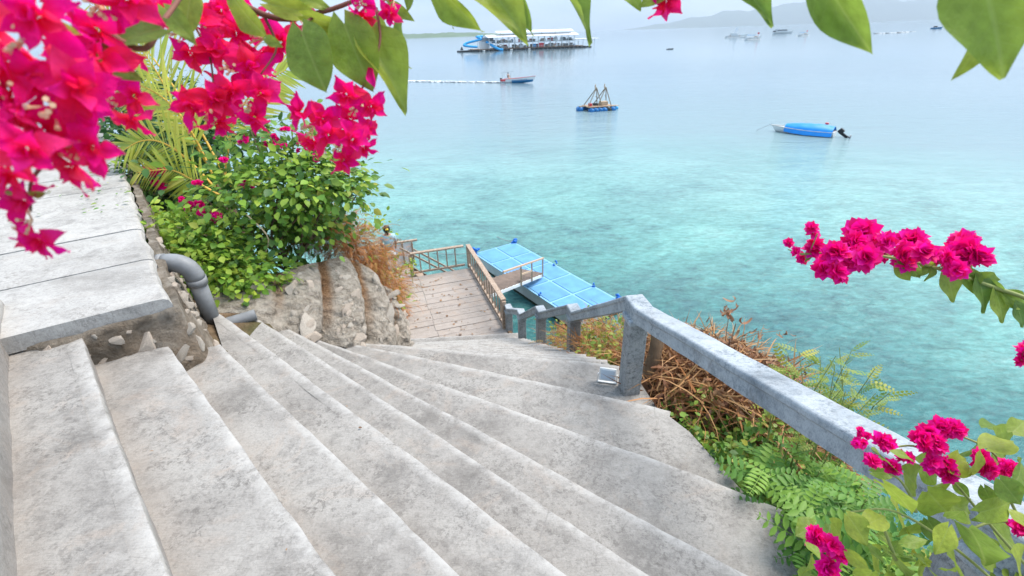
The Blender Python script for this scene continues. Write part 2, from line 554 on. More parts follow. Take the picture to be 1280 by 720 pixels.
# ---- leaf templates (unit length along +Y, normal +Z)
def leaf_mesh(name, width=.36, rows=7, fold=.18, droop=.18, wave=.0, heart=.0, pw=.75, tip=.85):
    vs, fs = [], []
    for i in range(rows + 1):
        t = i / rows
        w = width * (math.sin(math.pi * min(1, t ** pw)) ** tip) * (1.0 if t < .5 else (1 - ((t - .5) / .5) ** 2 * .25))
        if i == 0:
            w = width * .18
        if i == rows:
            w = .004
        for sx in (-1, -.5, 0, .5, 1):
            x = sx * w
            y = t - heart * abs(sx) * (1 - t) ** 6 * .6
            z = fold * abs(x) * 1.2 - droop * t * t + wave * math.sin(t * 9 + sx * 2.2) * abs(sx) * .3
            vs.append((x, y, z))
    for i in range(rows):
        for j in range(4):
            a = i * 5 + j
            fs.append((a, a + 1, a + 6, a + 5))
    me = bpy.data.meshes.new(name)
    me.from_pydata(vs, [], fs)
    me.polygons.foreach_set("use_smooth", [True] * len(fs))
    return me


LEAF = [leaf_mesh('leaf_a', .40, 11, .16, .18, .16, .25, .72, .85), leaf_mesh('leaf_b', .44, 11, .10, .14, .14, .35, .70, .8), leaf_mesh('leaf_c', .40, 11, .45, .22, .20, .15, .74, .9)]
BRACT = [leaf_mesh('bract_a', .40, 8, .30, -.26, .22, .1, .68, 1.15), leaf_mesh('bract_b', .40, 8, .16, .20, .30, .1, .62, 1.1), leaf_mesh('bract_c', .40, 8, .42, -.14, .30, .0, .72, 1.25)]


def frame(base, tip, roll=0.0, up=Vector((0, -.35, 1))):
    base, tip = Vector(base), Vector(tip)
    y = (tip - base)
    L = y.length
    y.normalize()
    x = y.cross(up)
    if x.length < .05:
        x = y.cross(Vector((0, 1, 0)))
    x.normalize()
    z = x.cross(y)
    m = Matrix((x, y, z)).transposed().to_4x4()
    m = m @ Matrix.Rotation(roll, 4, 'Y')
    return Matrix.Translation(base) @ m, L


def place_leaf(meshes, mat, base, tip, w, roll, var, parent, name='leaf', facing=None):
    me = meshes[var % len(meshes)]
    if not me.materials:
        me.materials.append(M[mat])
    up = facing if facing is not None else Vector((0, -.35, 1))
    m, L = frame(base, tip, roll, up)
    o = bpy.data.objects.new(name, me)
    COL.objects.link(o)
    o.parent = parent
    o.matrix_parent_inverse = parent.matrix_world.inverted()
    k = w / (2 * .42)
    o.matrix_basis = m @ Matrix.Diagonal((L * k, L, L, 1))
    return o


# ---- scatter of many small pieces as one mesh
def template(kind):
    if kind == 'oval':
        v = [(0, 0, 0), (-.26, .3, .05), (.26, .3, .05), (-.24, .65, .02), (.24, .65, .02), (0, 1, -.12), (0, .3, -.02), (0, .65, -.04)]
        f = [(0, 6, 1), (0, 2, 6), (1, 6, 7, 3), (6, 2, 4, 7), (3, 7, 5), (7, 4, 5)]
    elif kind == 'blade':
        v = [(-.03, 0, 0), (.03, 0, 0), (-.025, .35, .05), (.025, .35, .05), (-.018, .7, .02), (.018, .7, .02), (0, 1, -.12)]
        f = [(0, 1, 3, 2), (2, 3, 5, 4), (4, 5, 6)]
    elif kind == 'curl':
        v, f = [], []
        for i in range(7):
            t = i / 6
            a = t * 3.6
            w = .09 * math.sin(math.pi * min(1, .1 + t * .9)) + .01
            v += [(-w, math.sin(a) * .28 + t * .35, .28 * math.cos(a) - .28), (w, math.sin(a) * .28 + t * .35, .28 * math.cos(a) - .28 + .03)]
        f = [(2 * i, 2 * i + 1, 2 * i + 3, 2 * i + 2) for i in range(6)]
    elif kind == 'pinnate':
        v, f = [], []
        n = 7
        for i in range(n):
            t = .12 + .82 * i / (n - 1)
            L = .24 * math.sin(math.pi * (.25 + .65 * (i / (n - 1))))
            for s in (-1, 1):
                b = len(v)
                a = .35
                dx, dy = s * math.cos(a), math.sin(a)
                p = (0, t, -.15 * t * t)
                q = (-dy * s, dx * s)
                for u, w in ((0, 0), (.25, .2), (.6, .24), (1, 0), (.6, -.24), (.25, -.2)):
                    v.append((p[0] + dx * L * u + q[0] * w * L, p[1] + dy * L * u + q[1] * w * L, p[2] + .03 * u * (1 if w == 0 else 1.5) - .05 * u * u))
                f += [(b, b + 1, b + 2, b + 3), (b, b + 3, b + 4, b + 5)]
        b = len(v)
        v += [(-.008, 0, 0), (.008, 0, 0), (.005, .97, -.15), (-.005, .97, -.15)]
        f.append((b, b + 1, b + 2, b + 3))
    elif kind == 'fern':
        v, f = [], []
        n = 9
        for i in range(n):
            t = .06 + .9 * i / (n - 1)
            L = .20 * (1 - .75 * (i / (n - 1))) + .03
            for s in (-1, 1):
                b = len(v)
                z = .1 * math.sin(t * 3) - .25 * t * t
                v += [(0, t - .03, z), (0, t + .03, z), (s * L, t + .1, z - .05)]
                f.append((b, b + 1, b + 2))
    return np.array(v, float), f


TPL = {k: template(k) for k in ('oval', 'blade', 'curl', 'pinnate', 'fern')}


def scatter(name, kind, pos, ydir, zdir, size, mat, parent=None, wid=1.0, rnd=None):
    """one mesh of many copies of a template"""
    V, F = TPL[kind]
    pos = np.asarray(pos, float)
    n = len(pos)
    y = np.asarray(ydir, float)
    y /= np.linalg.norm(y, axis=1)[:, None] + 1e-9
    x = np.cross(y, np.asarray(zdir, float))
    x /= np.linalg.norm(x, axis=1)[:, None] + 1e-9
    z = np.cross(x, y)
    s = np.broadcast_to(np.asarray(size, float), (n,))
    P = pos[:, None, :] + s[:, None, None] * (V[None, :, 0, None] * wid * x[:, None, :] + V[None, :, 1, None] * y[:, None, :] + V[None, :, 2, None] * z[:, None, :])
    k = len(V)
    loops, starts, totals = [], [], []
    st = 0
    fl = np.concatenate([np.array(f) for f in F])
    ft = np.array([len(f) for f in F])
    allv = (np.arange(n)[:, None] * k + fl[None, :]).ravel()
    tot = np.tile(ft, n)
    sta = np.concatenate([[0], np.cumsum(tot)[:-1]])
    me = bpy.data.meshes.new(name)
    me.vertices.add(n * k)
    me.vertices.foreach_set("co", P.reshape(-1))
    me.loops.add(len(allv))
    me.loops.foreach_set("vertex_index", allv.astype(np.int32))
    me.polygons.add(len(tot))
    me.polygons.foreach_set("loop_start", sta.astype(np.int32))
    me.update(calc_edges=True)
    at = me.attributes.new("rnd", 'FLOAT', 'POINT')
    rv = NP.rand(n) if rnd is None else np.asarray(rnd)
    at.data.foreach_set("value", np.repeat(rv, k).astype(np.float32))
    return new_obj(name, me, mat, parent)


def rdir(n, up=0.0):
    d = NP.normal(size=(n, 3))
    d /= np.linalg.norm(d, axis=1)[:, None]
    d[:, 2] += up
    return d


def clump_leaves(blobs, per, droop=.35, clumps=26, spread=.16):
    """leaf positions, directions and normals gathered in clumps on the outside of ellipsoids"""
    P, Y, Z = [], [], []
    for (c, r, dens) in blobs:
        nc = int(clumps * dens)
        d = rdir(nc, .35)
        d /= np.linalg.norm(d, axis=1)[:, None]
        rad = NP.uniform(.62, 1.08, nc)
        cen = np.array(c) + d * np.array(r) * rad[:, None]
        for q in range(nc):
            m = int(per * NP.uniform(.6, 1.4))
            off = NP.normal(size=(m, 3)) * spread * NP.uniform(.6, 1.3)
            off[:, 2] *= .6
            P.append(cen[q] + off)
            oy = off / (np.linalg.norm(off, axis=1)[:, None] + 1e-6) + d[q] * .5 + NP.normal(size=(m, 3)) * .35
            oy[:, 2] -= droop
            Y.append(oy)
            oz = d[q] * .7 + NP.normal(size=(m, 3)) * .45
            oz[:, 2] += .7
            Z.append(oz)
    return np.concatenate(P), np.concatenate(Y), np.concatenate(Z)


# ---- flowers
def bract_dirs(n, axis, rng):
    axis = Vector(axis).normalized()
    s = axis.orthogonal().normalized()
    u = axis.cross(s)
    out = []
    for i in range(n):
        t = (i + .5) / n
        pol = .2 + 1.8 * t ** .8 + rng.uniform(-.22, .22)
        az = i * 2.39996 + rng.uniform(-.3, .3)
        out.append((axis * math.cos(pol) + (s * math.cos(az) + u * math.sin(az)) * math.sin(pol), t))
    return out


def flower_cluster(parent, c, rad, n, rng, axis=None):
    """cluster centre with stamens, every bract its own piece"""
    c = Vector(c)
    axis = Vector(axis if axis else (rng.uniform(-.35, .35), -.9, -.15 + rng.uniform(-.35, .35)))
    mb = MB()
    for k in range(7):
        d = (axis.normalized() + Vector((rng.uniform(-.6, .6), rng.uniform(-.6, .6), rng.uniform(-.6, .6)))).normalized()
        mb.tube([c, c + d * rad * .32, c + d * rad * .42], [rad * .025, rad * .02, rad * .045], 5)
    core = mb.build('flower_cluster', 'stamen', parent)
    # two or three rosettes sharing the cluster
    k = 3 if n >= 20 else 2
    per = int(n * 1.4) // k
    for q in range(k):
        a = 2 * math.pi * q / k + rng.uniform(0, 1)
        s = axis.normalized().orthogonal()
        off = (s * math.cos(a) + axis.normalized().cross(s) * math.sin(a)) * rad * .36
        ax = (axis.normalized() + off.normalized() * .55).normalized()
        for d, t in bract_dirs(per, ax, rng):
            L = rad * (.30 + .46 * t) * rng.uniform(.8, 1.2)
            b = c + off + d * rad * .06
            o = place_leaf(BRACT, 'bract', b, b + d * L, rng.uniform(.58, .82), rng.uniform(-.7, .7), rng.randrange(3), core, 'bract', ax)
    return core


def blossom_mesh(name, n, rng):
    """small ruffled double flower, radius about 1"""
    P, Y, Z = [], [], []
    for d, t in bract_dirs(n, (0, 0, 1), rng):
        P.append(d * .08)
        Y.append(d)
        Z.append(Vector((0, 0, 1)) + Vector((rng.uniform(-.6, .6), rng.uniform(-.6, .6), 0)))
    sz = [.75 + .3 * rng.random() for _ in P]
    o = scatter(name, 'oval', [tuple(p) for p in P], [tuple(p) for p in Y], [tuple(p) for p in Z], sz, 'bract_small', wid=1.35)
    me = o.data
    bpy.data.objects.remove(o)
    return me


_r = random.Random(3)
BLOSSOM = [blossom_mesh('blossom', 34, _r) for _ in range(4)]


def blossom(parent, c, rad, rng):
    o = bpy.data.objects.new('blossom', BLOSSOM[rng.randrange(4)])
    COL.objects.link(o)
    o.parent = parent
    o.matrix_parent_inverse = parent.matrix_world.inverted()
    d = Vector((rng.uniform(-.5, .5), -.6 + rng.uniform(-.4, .4), .5 + rng.uniform(-.3, .4)))
    o.matrix_basis = Matrix.Translation(Vector(c)) @ d.to_track_quat('Z', 'Y').to_matrix().to_4x4() @ Matrix.Rotation(rng.uniform(0, 6), 4, 'Z') @ Matrix.Diagonal((rad, rad, rad * .9, 1))
    return o


# ---- stones
def stone_mesh(seed):
    rng = random.Random(seed)
    bm = bmesh.new()
    bmesh.ops.create_icosphere(bm, subdivisions=2, radius=1)
    for v in bm.verts:
        k = 1 + .33 * vnoise(v.co, 1.2, seed * 3.1) + .12 * vnoise(v.co, 3.0, seed * 1.7)
        v.co = Vector((v.co.x * k, v.co.y * k, v.co.z * k))
    cuts = [Vector((rng.gauss(0, 1), rng.gauss(0, 1), rng.gauss(0, 1))).normalized() for _ in range(8)]
    for v in bm.verts:
        for cdir in cuts:
            ex = v.co.dot(cdir) - .58
            if ex > 0:
                v.co -= cdir * ex * .97
    me = bpy.data.meshes.new('stone')
    bm.to_mesh(me)
    bm.free()
    me.polygons.foreach_set("use_smooth", [True] * len(me.polygons))
    me.set_sharp_from_angle(angle=math.radians(24))
    me.materials.append(M['field_stone'])
    return me


STONE = [stone_mesh(i + 1) for i in range(6)]


def stone(parent, p, size, normal, rng):
    o = bpy.data.objects.new('stone', STONE[rng.randrange(6)])
    COL.objects.link(o)
    o.parent = parent
    o.matrix_parent_inverse = parent.matrix_world.inverted()
    q = Vector(normal).to_track_quat('Z', 'Y').to_matrix().to_4x4()
    o.matrix_basis = Matrix.Translation(Vector(p)) @ q @ Matrix.Rotation(rng.uniform(0, 6.3), 4, 'Z') @ Matrix.Diagonal((size[0], size[1], size[2], 1))
    return o


# ---- people (skin modifier figures with clothing as children)
def skin(name, verts, edges, radii, mat, parent=None):
    me = bpy.data.meshes.new(name)
    me.from_pydata(verts, edges, [])
    o = new_obj(name, me, mat, parent)
    md = o.modifiers.new("skin", 'SKIN')
    sv = me.skin_vertices[0].data
    for i, r_ in enumerate(radii):
        sv[i].radius = (r_, r_) if not isinstance(r_, tuple) else r_
        sv[i].use_root = (i == 0)
    md.use_smooth_shade = True
    sb = o.modifiers.new("smooth", 'SUBSURF')
    sb.levels = sb.render_levels = 1
    return o
# measured world positions (metres, z = 0 at eye height)
NEAR_CLUSTERS = [((-0.297, 0.343, 0.007), 0.035, 26), ((-0.291, 0.333, -0.034), 0.037, 28), ((-0.299, 0.299, -0.055), 0.029, 24), ((-0.313, 0.397, -0.019), 0.031, 22), ((-0.337, 0.453, -0.042), 0.029, 20), ((-0.302, 0.423, 0.028), 0.037, 24), ((-0.338, 0.328, -0.107), 0.026, 16), ((-0.313, 0.328, -0.021), 0.03, 20), ((-0.296, 0.341, -0.061), 0.03, 20)]
NEAR_LEAVES = [((-0.286, 0.459, 0.012), (-0.359, 0.452, -0.001), 0.46, 0.3, 0), ((-0.33, 0.42, 0.002), (-0.296, 0.428, -0.025), 0.5704, 0.2, 0), ((-0.317, 0.526, 0.03), (-0.292, 0.511, 0.003), 0.552, -0.3, 0), ((-0.347, 0.329, -0.084), (-0.317, 0.325, -0.092), 0.46, 1.2, 0), ((-0.313, 0.384, 0.02), (-0.294, 0.377, 0.007), 0.46, 0.6, 0)]
NEAR_STEM = [(-0.48, 0.51, 0.065), (-0.378, 0.475, 0.042), (-0.307, 0.452, -0.002), (-0.297, 0.486, 0.019), (-0.314, 0.603, 0.069)]
NEAR_TWIG = [(-0.32, 0.35, -0.065), (-0.337, 0.341, -0.082), (-0.344, 0.336, -0.103)]
MID_CLUSTERS = [((-0.34, 0.587, -0.068), 0.037, 24), ((-0.299, 0.601, -0.062), 0.037, 24), ((-0.324, 0.63, -0.029), 0.042, 24), ((-0.368, 0.628, 0.011), 0.04, 22), ((-0.3, 0.681, 0.003), 0.042, 22), ((-0.221, 0.576, -0.088), 0.035, 24), ((-0.172, 0.585, -0.07), 0.033, 22), ((-0.188, 0.555, -0.106), 0.031, 22), ((-0.167, 0.58, -0.103), 0.024, 16), ((-0.159, 0.641, 0.035), 0.031, 18), ((-0.127, 0.654, 0.038), 0.028, 16), ((-0.364, 0.693, 0.025), 0.04, 20), ((-0.325, 0.676, -0.007), 0.034, 16), ((-0.271, 0.737, 0.024), 0.032, 14)]
MID_LEAVES = [((-0.222, 0.604, 0.008), (-0.203, 0.574, -0.049), 0.8464, 0.1, 1), ((-0.248, 0.567, 0.003), (-0.232, 0.563, -0.005), 0.644, 0.0, 0), ((-0.304, 0.636, 0.046), (-0.274, 0.613, 0.003), 0.6900000000000001, 0.5, 0), ((-0.323, 0.591, 0.048), (-0.335, 0.57, 0.007), 0.644, -0.4, 0), ((-0.269, 0.643, 0.038), (-0.215, 0.658, 0.025), 0.46, 0.2, 0), ((-0.232, 0.647, 0.025), (-0.194, 0.673, 0.009), 0.552, 0.6, 0), ((-0.223, 0.668, 0.021), (-0.202, 0.672, -0.036), 0.6900000000000001, -0.5, 0), ((-0.182, 0.631, 0.015), (-0.156, 0.596, -0.051), 0.7360000000000001, 0.3, 1), ((-0.168, 0.651, 0.011), (-0.114, 0.609, -0.069), 0.552, -0.4, 2), ((-0.159, 0.692, 0.024), (-0.128, 0.66, -0.035), 0.46, 0.9, 0), ((-0.133, 0.715, 0.026), (-0.138, 0.693, -0.017), 0.41400000000000003, 0.6, 0), ((-0.143, 0.699, 0.037), (-0.113, 0.689, 0.018), 0.46, 0.0, 0), ((-0.264, 0.672, 0.051), (-0.205, 0.664, 0.036), 0.46, 0.1, 0)]
MID_STEM = [(-0.39, 0.672, 0.094), (-0.284, 0.66, 0.028), (-0.221, 0.672, 0.029), (-0.152, 0.682, 0.049), (-0.064, 0.697, 0.076)]
MID_TWIGS = [[(-0.15, 0.662, 0.031), (-0.145, 0.63, -0.007), (-0.168, 0.606, -0.053), (-0.179, 0.6, -0.063)], [(-0.284, 0.66, 0.028), (-0.275, 0.653, -0.007), (-0.291, 0.626, -0.036)], [(-0.221, 0.672, 0.029), (-0.228, 0.631, 0.016), (-0.223, 0.602, 0.004)], [(-0.352, 0.666, 0.061), (-0.363, 0.649, 0.029), (-0.347, 0.633, -0.013), (-0.34, 0.605, -0.055)]]
MID_BUDS = [((-0.154, 0.606, -0.03), (-0.148, 0.595, -0.053)), ((-0.377, 0.559, -0.013), (-0.369, 0.552, -0.026))]
TOP_LEAVES = [((-0.077, 0.664, 0.057), (-0.035, 0.634, 0.001), 0.5060000000000001, 0.5, 2), ((-0.055, 0.71, 0.058), (-0.069, 0.686, 0.012), 0.36800000000000005, 0.9, 0), ((-0.027, 0.656, 0.063), (0.022, 0.591, 0.004), 0.5704, 0.2, 2), ((0.022, 0.679, 0.064), (0.024, 0.646, 0.001), 0.46, 0.9, 2), ((0.061, 0.688, 0.06), (0.116, 0.656, -0.002), 0.3864, -0.4, 2), ((-0.107, 0.712, 0.062), (-0.123, 0.695, 0.03), 0.46, 0.3, 0), ((0.138, 0.663, 0.055), (0.162, 0.645, 0.022), 0.644, 0.2, 0), ((0.249, 0.614, 0.048), (0.298, 0.59, 0.003), 0.46, 0.3, 2), ((0.208, 0.66, 0.049), (0.16, 0.648, 0.027), 0.552, 0.1, 0)]
TOP_STEM = [(-0.123, 0.696, 0.074), (0.013, 0.697, 0.076), (0.165, 0.68, 0.066), (0.264, 0.644, 0.061), (0.328, 0.597, 0.058), (0.393, 0.539, 0.056), (0.469, 0.481, 0.052)]
TOP_CLUSTER = [((0.196, 0.659, 0.047), 0.034, 18)]
EDGE_LEAVES = [((0.296, 0.534, 0.046), (0.341, 0.494, -0.029), 0.4232, 0.6, 2), ((0.375, 0.453, 0.043), (0.406, 0.41, -0.039), 0.7544, 0.25, 0), ((0.423, 0.466, -0.017), (0.396, 0.452, -0.044), 0.41400000000000003, 0.2, 0)]
EDGE_STEM = [(0.295, 0.537, 0.052), (0.366, 0.5, 0.046), (0.422, 0.43, 0.042)]
RIGHT_BLOSSOMS = [((0.722, 1.14, -0.518), 0.018), ((0.784, 1.166, -0.562), 0.019), ((0.772, 1.118, -0.467), 0.022), ((0.791, 1.142, -0.517), 0.03), ((0.842, 1.159, -0.573), 0.038), ((0.821, 1.072, -0.554), 0.033), ((0.879, 1.133, -0.535), 0.044), ((0.941, 1.196, -0.504), 0.047), ((0.896, 1.084, -0.529), 0.046), ((0.901, 1.146, -0.512), 0.039), ((0.993, 1.174, -0.543), 0.04), ((0.944, 1.107, -0.486), 0.033), ((1.015, 1.126, -0.552), 0.037), ((1.08, 1.182, -0.528), 0.045), ((1.037, 1.094, -0.51), 0.038), ((1.031, 1.139, -0.529), 0.034), ((1.142, 1.161, -0.566), 0.033), ((1.098, 1.075, -0.543), 0.035), ((1.17, 1.138, -0.534), 0.046), ((1.233, 1.175, -0.538), 0.045), ((1.176, 1.085, -0.524), 0.038), ((1.157, 1.129, -0.552), 0.046), ((1.231, 1.153, -0.58), 0.035), ((0.816, 1.1, -0.496), 0.038), ((0.946, 1.147, -0.52), 0.035)]
RIGHT_LEAVES = [((1.006, 1.118, -0.56), (1.042, 1.096, -0.601), 0.7360000000000001, 0.3, 0), ((1.033, 1.12, -0.557), (1.063, 1.098, -0.598), 0.644, 0.9, 0), ((1.064, 1.122, -0.552), (1.109, 1.109, -0.578), 0.552, 0.1, 0), ((1.084, 1.112, -0.571), (1.059, 1.102, -0.589), 0.644, 0.4, 0), ((1.101, 1.115, -0.566), (1.083, 1.095, -0.603), 0.644, -0.3, 0), ((1.13, 1.106, -0.582), (1.161, 1.069, -0.653), 0.782, 0.2, 1), ((1.188, 1.107, -0.58), (1.211, 1.078, -0.636), 0.7360000000000001, 0.6, 0), ((1.213, 1.1, -0.594), (1.247, 1.054, -0.681), 0.6900000000000001, -0.2, 0), ((1.196, 1.097, -0.599), (1.287, 1.092, -0.609), 0.552, 0.2, 0), ((1.199, 1.105, -0.584), (1.246, 1.1, -0.595), 0.36800000000000005, 0.9, 0), ((1.259, 1.08, -0.632), (1.288, 1.041, -0.704), 0.8280000000000001, 0.1, 1), ((1.28, 1.077, -0.638), (1.352, 1.059, -0.671), 0.644, 0.5, 0), ((0.778, 1.135, -0.527), (0.768, 1.124, -0.549), 0.644, 0.2, 0), ((0.857, 1.132, -0.533), (0.881, 1.124, -0.549), 0.552, 0.1, 0), ((1.25, 1.093, -0.608), (1.28, 1.073, -0.645), 0.552, 0.8, 0), ((1.31, 1.064, -0.661), (1.34, 1.035, -0.717), 0.7360000000000001, -0.4, 0)]
RIGHT_STEM = [(1.291, 0.858, -0.623), (1.32, 1.042, -0.639), (1.249, 1.087, -0.619), (1.126, 1.108, -0.578), (1.023, 1.123, -0.551), (0.878, 1.135, -0.529), (0.752, 1.134, -0.53)]
SIDE_BLOSSOMS = [((1.272, 0.965, -0.741), 0.024), ((1.267, 0.956, -0.758), 0.02), ((1.316, 0.989, -0.74), 0.024)]
